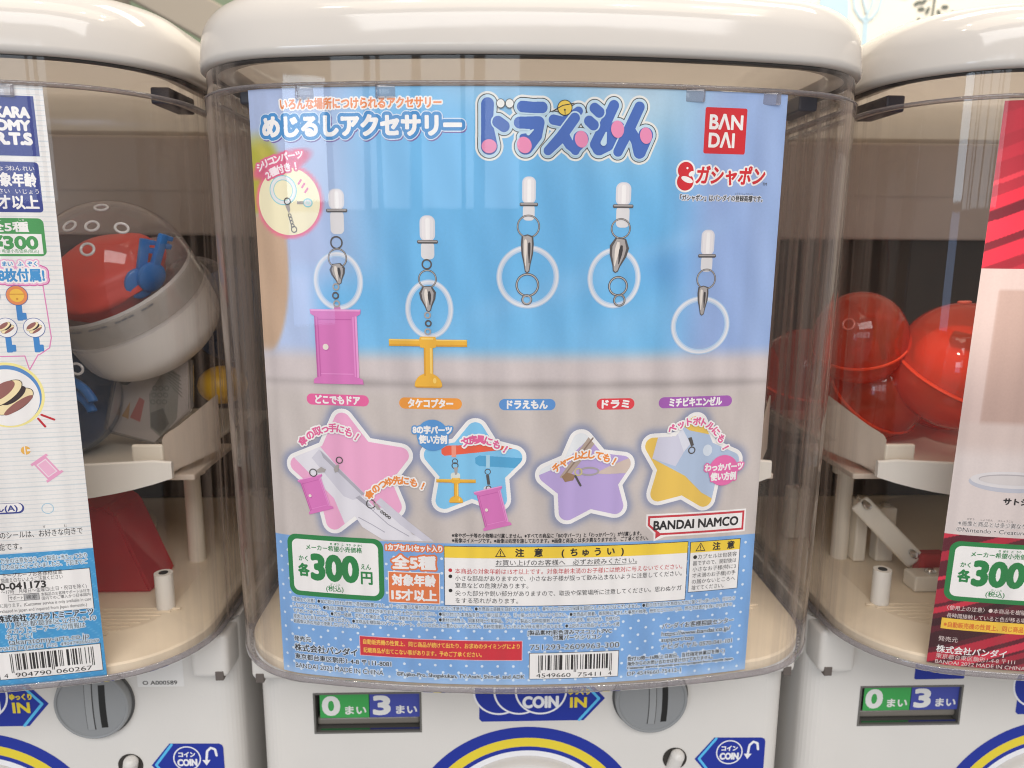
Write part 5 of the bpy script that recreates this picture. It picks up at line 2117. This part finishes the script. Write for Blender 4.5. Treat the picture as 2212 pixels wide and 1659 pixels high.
P.rect(201, 216.6, 245.4, 225.6, WH, 2)
P.text('全5種', 240.4, 228.7, 4.8, WH, 2, w=16.4, align='R', bold=0.22)
P.text('¥300', 243.4, 221.9, 7.6, GL, 3, w=19.4, align='R', bold=0.42)
P.text('メーカー希望小売価格(税込)', 243.6, 217.9, 1.9, GL, 3, w=22, align='R')
P.text('ぜん', 228.6, 231.9, 1.3, WH, 3, align='C')
P.text('しゅ', 238.0, 231.9, 1.3, WH, 3, align='C')
P.build('price_panel', cardL)
P = Print(lmap)
MG, BT, LP_ = ink(206, 92, 160), ink(64, 144, 204), ink(232, 172, 206)
P.text('8枚付属!', 244.6, 207.0, 6.2, BT, 3, w=18.6, align='R', bold=0.3, outs=[(1.9, MG), (1.5, LP_), (0.75, WH)])
for s, x in (('まい', 230.2), ('ふ', 235.4), ('ぞく', 240.2)):
    P.text(s, x, 212.2, 2.4, BT, 3, align='C', bold=0.1, outs=[(1.1, LP_), (0.6, WH)])
P.build('title_lettering', cardL)
P = Print(lmap)
ol = [(243.6, 203.0), (244.6, 178.0), (243.4, 173.2), (239.0, 170.2), (238.2, 170.0), (233.9, 163.0), (232.6, 169.6), (200, 169.6)]
P.line(ol, 0.5, ink(220, 132, 184), 1)
KB, OL = ink(62, 132, 198), ink(70, 96, 164)


def keypic(P, x, y, bell, s=1.0):
    P.rect(x - 1.0 * s, y - 11.6 * s, x + 1.5 * s, y - 3.8 * s, KB, 2, r=0.5)
    P.rect(x + 0.4 * s, y - 11.2 * s, x + 3.0 * s, y - 8.0 * s, KB, 3, r=0.4)
    P.disc(x, y, 4.6 * s, OL, 4)
    P.disc(x, y, 4.35 * s, ink(226, 138, 84) if bell else WH, 5)
    if bell:
        P.disc(x, y, 3.0 * s, ink(240, 192, 74), 6)
        P.rect(x - 3.3 * s, y + 0.4 * s, x + 3.3 * s, y + 0.8 * s, ink(206, 142, 50), 7)
        P.disc(x, y - 1.6 * s, 0.5 * s, ink(206, 142, 50), 7, n=10)
    else:
        bun(P, x, y, 0.42 * s, 6)


def bun(P, x, y, s, lay):
    OLK, CRM, BRN, BEAN = ink(48, 36, 32), ink(240, 222, 176), ink(148, 96, 90), ink(54, 40, 44)
    def el(cx, cy, rx, ry, rot, m, l):
        P.disc(x + cx * s, y + cy * s, rx * s, m, l, ry=ry * s, rot=rot)
    el(1.2, -1.6, 7.6, 3.4, .55, OLK, lay)
    el(1.2, -1.6, 7.35, 3.15, .55, CRM, lay + 1)
    el(2.6, -3.0, 6.0, 1.3, .60, BRN, lay + 2)
    el(1.4, 0.6, 5.0, 2.0, .65, BEAN, lay + 3)
    el(-1.6, 1.4, 7.4, 3.1, .62, OLK, lay + 4)
    el(-1.6, 1.4, 7.15, 2.85, .62, CRM, lay + 5)
    el(-2.6, 2.2, 5.8, 2.2, .62, BRN, lay + 6)


keypic(P, 232.4, 197.8, True)
keypic(P, 226.4, 183.0, False)
keypic(P, 238.0, 182.8, False)
keypic(P, 221.0, 197.8, True)
P.build('key_picture', cardL)
P = Print(lmap)
P.disc(223.4, 151.2, 15.6, ink(240, 228, 150), 1, n=64)
P.disc(223.4, 151.2, 14.3, ink(88, 140, 200), 2, n=64)
P.disc(223.2, 150.0, 13.6, WH, 3, n=64)
bun(P, 224.0, 150.2, 1.32, 4)
for a, b in (((236.6, 141.2), (241.8, 138.6)), ((235.0, 139.4), (237.6, 135.4))):
    P.line([a, b], 1.0, ink(190, 40, 52), 3)
P.disc(228.0, 124.1, 2.1, ink(232, 178, 84), 2)
P.rect(227.4, 122, 227.9, 126.2, WH, 3)
P.rect(228.6, 123.6, 230.4, 124.6, WH, 3)
c, s = math.cos(.6), math.sin(.6)
def tq(a, b):
    return (236.2 + a * c - b * s, 114.8 + a * s + b * c)
PKD = ink(228, 160, 196)
P.poly([tq(-3.4, -5), tq(3.4, -5), tq(3.4, 5), tq(-3.4, 5)], PKD, 2)
P.poly([tq(-4.6, 4.6), tq(4.6, 4.6), tq(4.4, 5.8), tq(-4.4, 5.8)], PKD, 3)
P.poly([tq(-4.6, -5.8), tq(4.6, -5.8), tq(4.4, -4.6), tq(-4.4, -4.6)], PKD, 3)
P.poly([tq(-2.6, -4), tq(2.6, -4), tq(2.6, 4), tq(-2.6, 4)], ink(236, 216, 226), 3)
P.poly([tq(-2.1, -3.5), tq(2.1, -3.5), tq(2.1, 3.5), tq(-2.1, 3.5)], ink(232, 178, 206), 4)
P.annulus(234.4, 94.4, 2.4, 2.7, ink(150, 196, 220), 2)
P.annulus(208.0, 130.0, 2.8, 3.2, ink(150, 196, 220), 2)
P.build('pancake_picture', cardL)
P = Print(lmap)
P.rect(203, 92.8, 224.2, 98.2, NV, 1, r=2.7)
P.rect(203, 93.6, 223.4, 98.0, WH, 2, r=2.2)
P.text('ん(A)', 221.2, 95.7, 4.0, NV, 3, w=10, align='R', bold=0.14)
P.text('のシールは、お好きな向きで', 248.6, 81.9, 4.0, BK, 2, w=36.6, align='R')
P.text('す', 231.2, 85.2, 1.5, BK, 2)
P.text('む', 240.6, 85.0, 1.5, BK, 2)
P.text('可能です。', 221.0, 76.0, 4.0, BK, 2, w=13.6, align='R')
P.build('usage_note', cardL)
P = Print(lmap)
AH2 = [(0.36, ink(208, 226, 240))]
P.text('万全の注意をはらって製造に当たっており', 249.2, 68.8, 2.9, DG, 2, w=38.4, align='R', outs=AH2)
P.text('きの点などがございましたら、下記までご', 249.2, 65.6, 2.9, DG, 2, w=38.4, align='R', outs=AH2)
P.rect(198, 40.0, 250.0, 62.0, BK, 2)
P.rect(198.4, 40.3, 249.7, 61.7, WH, 3)
P.text('ミーグループお客様相談室', 237.4, 61.2, 2.7, BK, 4, w=26.6, align='R')
P.text('間違えのないようご注意ください', 237.4, 58.6, 2.6, BK, 4, w=27.6, align='R')
P.text('0-041173', 229.4, 55.6, 5.0, BK, 4, w=20.6, align='R', bold=0.2)
P.text('～17時　月曜日～金曜日(土日・祝日を除く)', 247.6, 52.6, 2.5, DG, 4, w=38.4, align='R')
P.rect(212.0, 47.4, 226.0, 51.0, BK, 4)
P.rect(212.2, 47.6, 219.0, 50.8, WH, 5)
P.rect(219.2, 47.6, 225.8, 50.8, ink(176, 176, 178), 5)
P.text('サポート', 218.6, 49.2, 2.3, BK, 6, w=6.0, align='R')
P.text('検索', 224.8, 49.2, 2.5, BK, 6, w=4.8, align='R')
P.text('本製品のお客様サポートは日本', 248.8, 50.0, 2.0, BK, 4, w=22, align='R')
P.text('国内でのご購入かつ日本国内', 248.9, 47.9, 2.0, BK, 4, w=22, align='R')
P.text('に限ります。(Customer service is only available in case', 249.0, 45.4, 2.4, BK, 4, w=41, align='R')
P.text('purchased in Japan and inquired from Japan domestic.)', 246.8, 42.6, 2.4, BK, 4, w=41, align='R')
P.text('株式会社 タカラトミーアーツ', 249.4, 38.4, 4.0, BK, 4, w=43.5, align='R', bold=0.14, outs=AH2)
P.text('11 東京都葛飾区立石7-9-10', 250.2, 35.0, 3.4, DG, 4, w=41.0, align='R', outs=AH2)
P.text('タカラトミーアーツの情報は', 245.0, 31.6, 3.3, BK, 4, w=35.6, align='R', outs=AH2)
P.text('ネットで！', 220.4, 28.6, 3.3, BK, 4, w=12, align='R', outs=AH2)
P.text('takaratomy-arts.co.jp', 246.0, 25.8, 4.3, BK, 4, w=36.6, align='R', outs=AH2)
P.text('MADE IN JAPAN  F-22  4904790660269', 250.4, 22.4, 2.6, DG, 4, w=45, align='R', outs=AH2)
P.build('support_address', cardL)
P = Print(lmap)
P.rect(203.2, 5.4, 251.0, 20.6, BK, 2)
P.rect(203.5, 5.7, 250.7, 20.3, WH, 3)
barcode(P, '4904790060267', 209.0, 247.4, 10.2, 19.2, BK, 4)
for s_, x, w in (('4', 205.4, 1.8), ('904790', 210.6, 16.4), ('060267', 229.4, 16.6)):
    P.text(s_, x, 7.7, 3.4, BK, 5, w=w)
P.build('barcode_panel', cardL)


# ================================================================== right card
def rmap(u, v, lift):
    return card_map()(u + (v - 145) * 0.017, v, lift)


def right_art(U, V):
    q = U * 0.42 - V
    C = np.zeros(U.shape + (3,)) + np.array([176, 40, 56.])
    for a, w, col in ((-214.5, 3.6, (226, 44, 66)), (-220.6, 2.0, (120, 26, 40)), (-227.5, 5.0, (232, 48, 70)), (-234.6, 2.6, (110, 24, 38)), (-240.5, 3.0, (228, 44, 66)),
                      (-250, 1.2, (224, 60, 76)), (-262, 3.0, (196, 44, 62)), (-276, 5.0, (188, 42, 60)), (-208.0, 2.4, (150, 32, 46))):
        C = mix(C, col, (np.abs(q - a) < w) * 1.0)
    C = mix(C, (206, 184, 178), (V < 212.2) * 1.0)
    C = mix(C, (186, 158, 148), (V < 203) * sm(U, 12.5, 13.2) * (V > 136.2))
    C = mix(C, (206, 188, 182), sm(V, 138, 135) * 1.0)
    C = mix(C, (218, 208, 206), sm(V, 128, 116) * 0.8)
    lo = V < 77.2
    C = mix(C, (92, 22, 38), lo * 1.0)
    for a, w, col in ((-74, 1.6, (206, 44, 68)), (-62.5, 2.6, (176, 34, 58)), (-50, 1.0, (222, 50, 76)), (-40, 4.2, (168, 34, 56)), (-25, 2.2, (58, 16, 26)), (-15, 4.4, (62, 20, 30)),
                      (-5.0, 2.6, (182, 36, 58)), (2.5, 2.2, (206, 48, 72)), (8, 1.6, (160, 34, 54)), (-32, 1.6, (200, 44, 66)), (16, 3, (150, 34, 54)), (28, 4, (120, 26, 44))):
        C = mix(C, col, lo * (np.abs(U * 0.42 - V - a) < w) * 1.0)
    return C


cardR = card_base('display_card', np.linspace(4.0, 248, 300), np.concatenate([np.linspace(4.0, 77.1, 110), np.linspace(77.3, 212.1, 90), np.linspace(212.3, 288.6, 110)]),
                  right_art, rmap, (PITCH, DYR, 0))
tag(cardR, 'red striped card with a pale picture and clear round stand, in the right machine', 'display card', 'printed cards in the machine cases')
P = Print(rmap)
P.annulus(33, 107.0, 0, 20.5, ink(192, 190, 200), 1, a0=0, a1=2 * PI) if False else None
P.disc(31.5, 106.4, 20.0, ink(186, 188, 200), 1, ry=5.4)
P.disc(31.5, 107.6, 19.4, ink(216, 212, 214), 2, ry=4.4)
P.disc(31.5, 107.8, 15.6, ink(176, 170, 174), 3, ry=2.8)
P.disc(31.5, 107.5, 15.2, ink(208, 202, 202), 4, ry=2.5)
P.build('stand_picture', cardR)
P = Print(rmap)
P.text('サトシ', 29.0, 96.4, 3.9, BK, 2, w=11.4, bold=0.2)
P.text('※画像と商品とは多少異なります。', 9.6, 83.6, 3.0, DG, 2, w=38.0, outs=[(0.3, ink(226, 218, 216))])
for s_, x in (('がぞう', 15.0), ('しょうひん', 22.6), ('たしょうこと', 31.4)):
    P.text(s_, x, 86.0, 1.2, DG, 2, align='C')
P.text('©Nintendo・Creatures', 9.2, 80.2, 3.3, DG, 2, w=34.0, outs=[(0.3, ink(226, 218, 216))])
P.build('picture_caption', cardR)
P = Print(rmap)
price_panel(P, 0.4, -6.4)
P.build('price_panel', cardR)
P = Print(rmap)
LT = ink(224, 206, 202)
P.text('〈使用上の注意〉●本商品を樹脂', 10.0, 36.8, 2.9, LT, 2, w=38)
P.text('長時間接触していると色が移る場', 10.4, 32.4, 2.9, LT, 2, w=38)
P.rect(8.3, 24.6, 120, 30.7, ink(240, 196, 66), 2)
P.text('※自動販売機の性質上、同じ商品', 9.6, 27.2, 3.4, ink(214, 108, 48), 3, w=38.4, bold=0.08)
P.text('発売元', 8.0, 18.8, 3.1, LT, 2, w=9.4)
P.text('株式会社バンダイ', 7.8, 12.8, 4.6, WH, 2, w=34.0, bold=0.14)
P.text('東京都台東区駒形1-4-8 〒111', 8.0, 8.8, 3.1, LT, 2, w=38.6)
P.text('BANDAI 2022 MADE IN CHINA', 8.0, 5.6, 3.0, LT, 2, w=44)
P.build('fine_print', cardR)
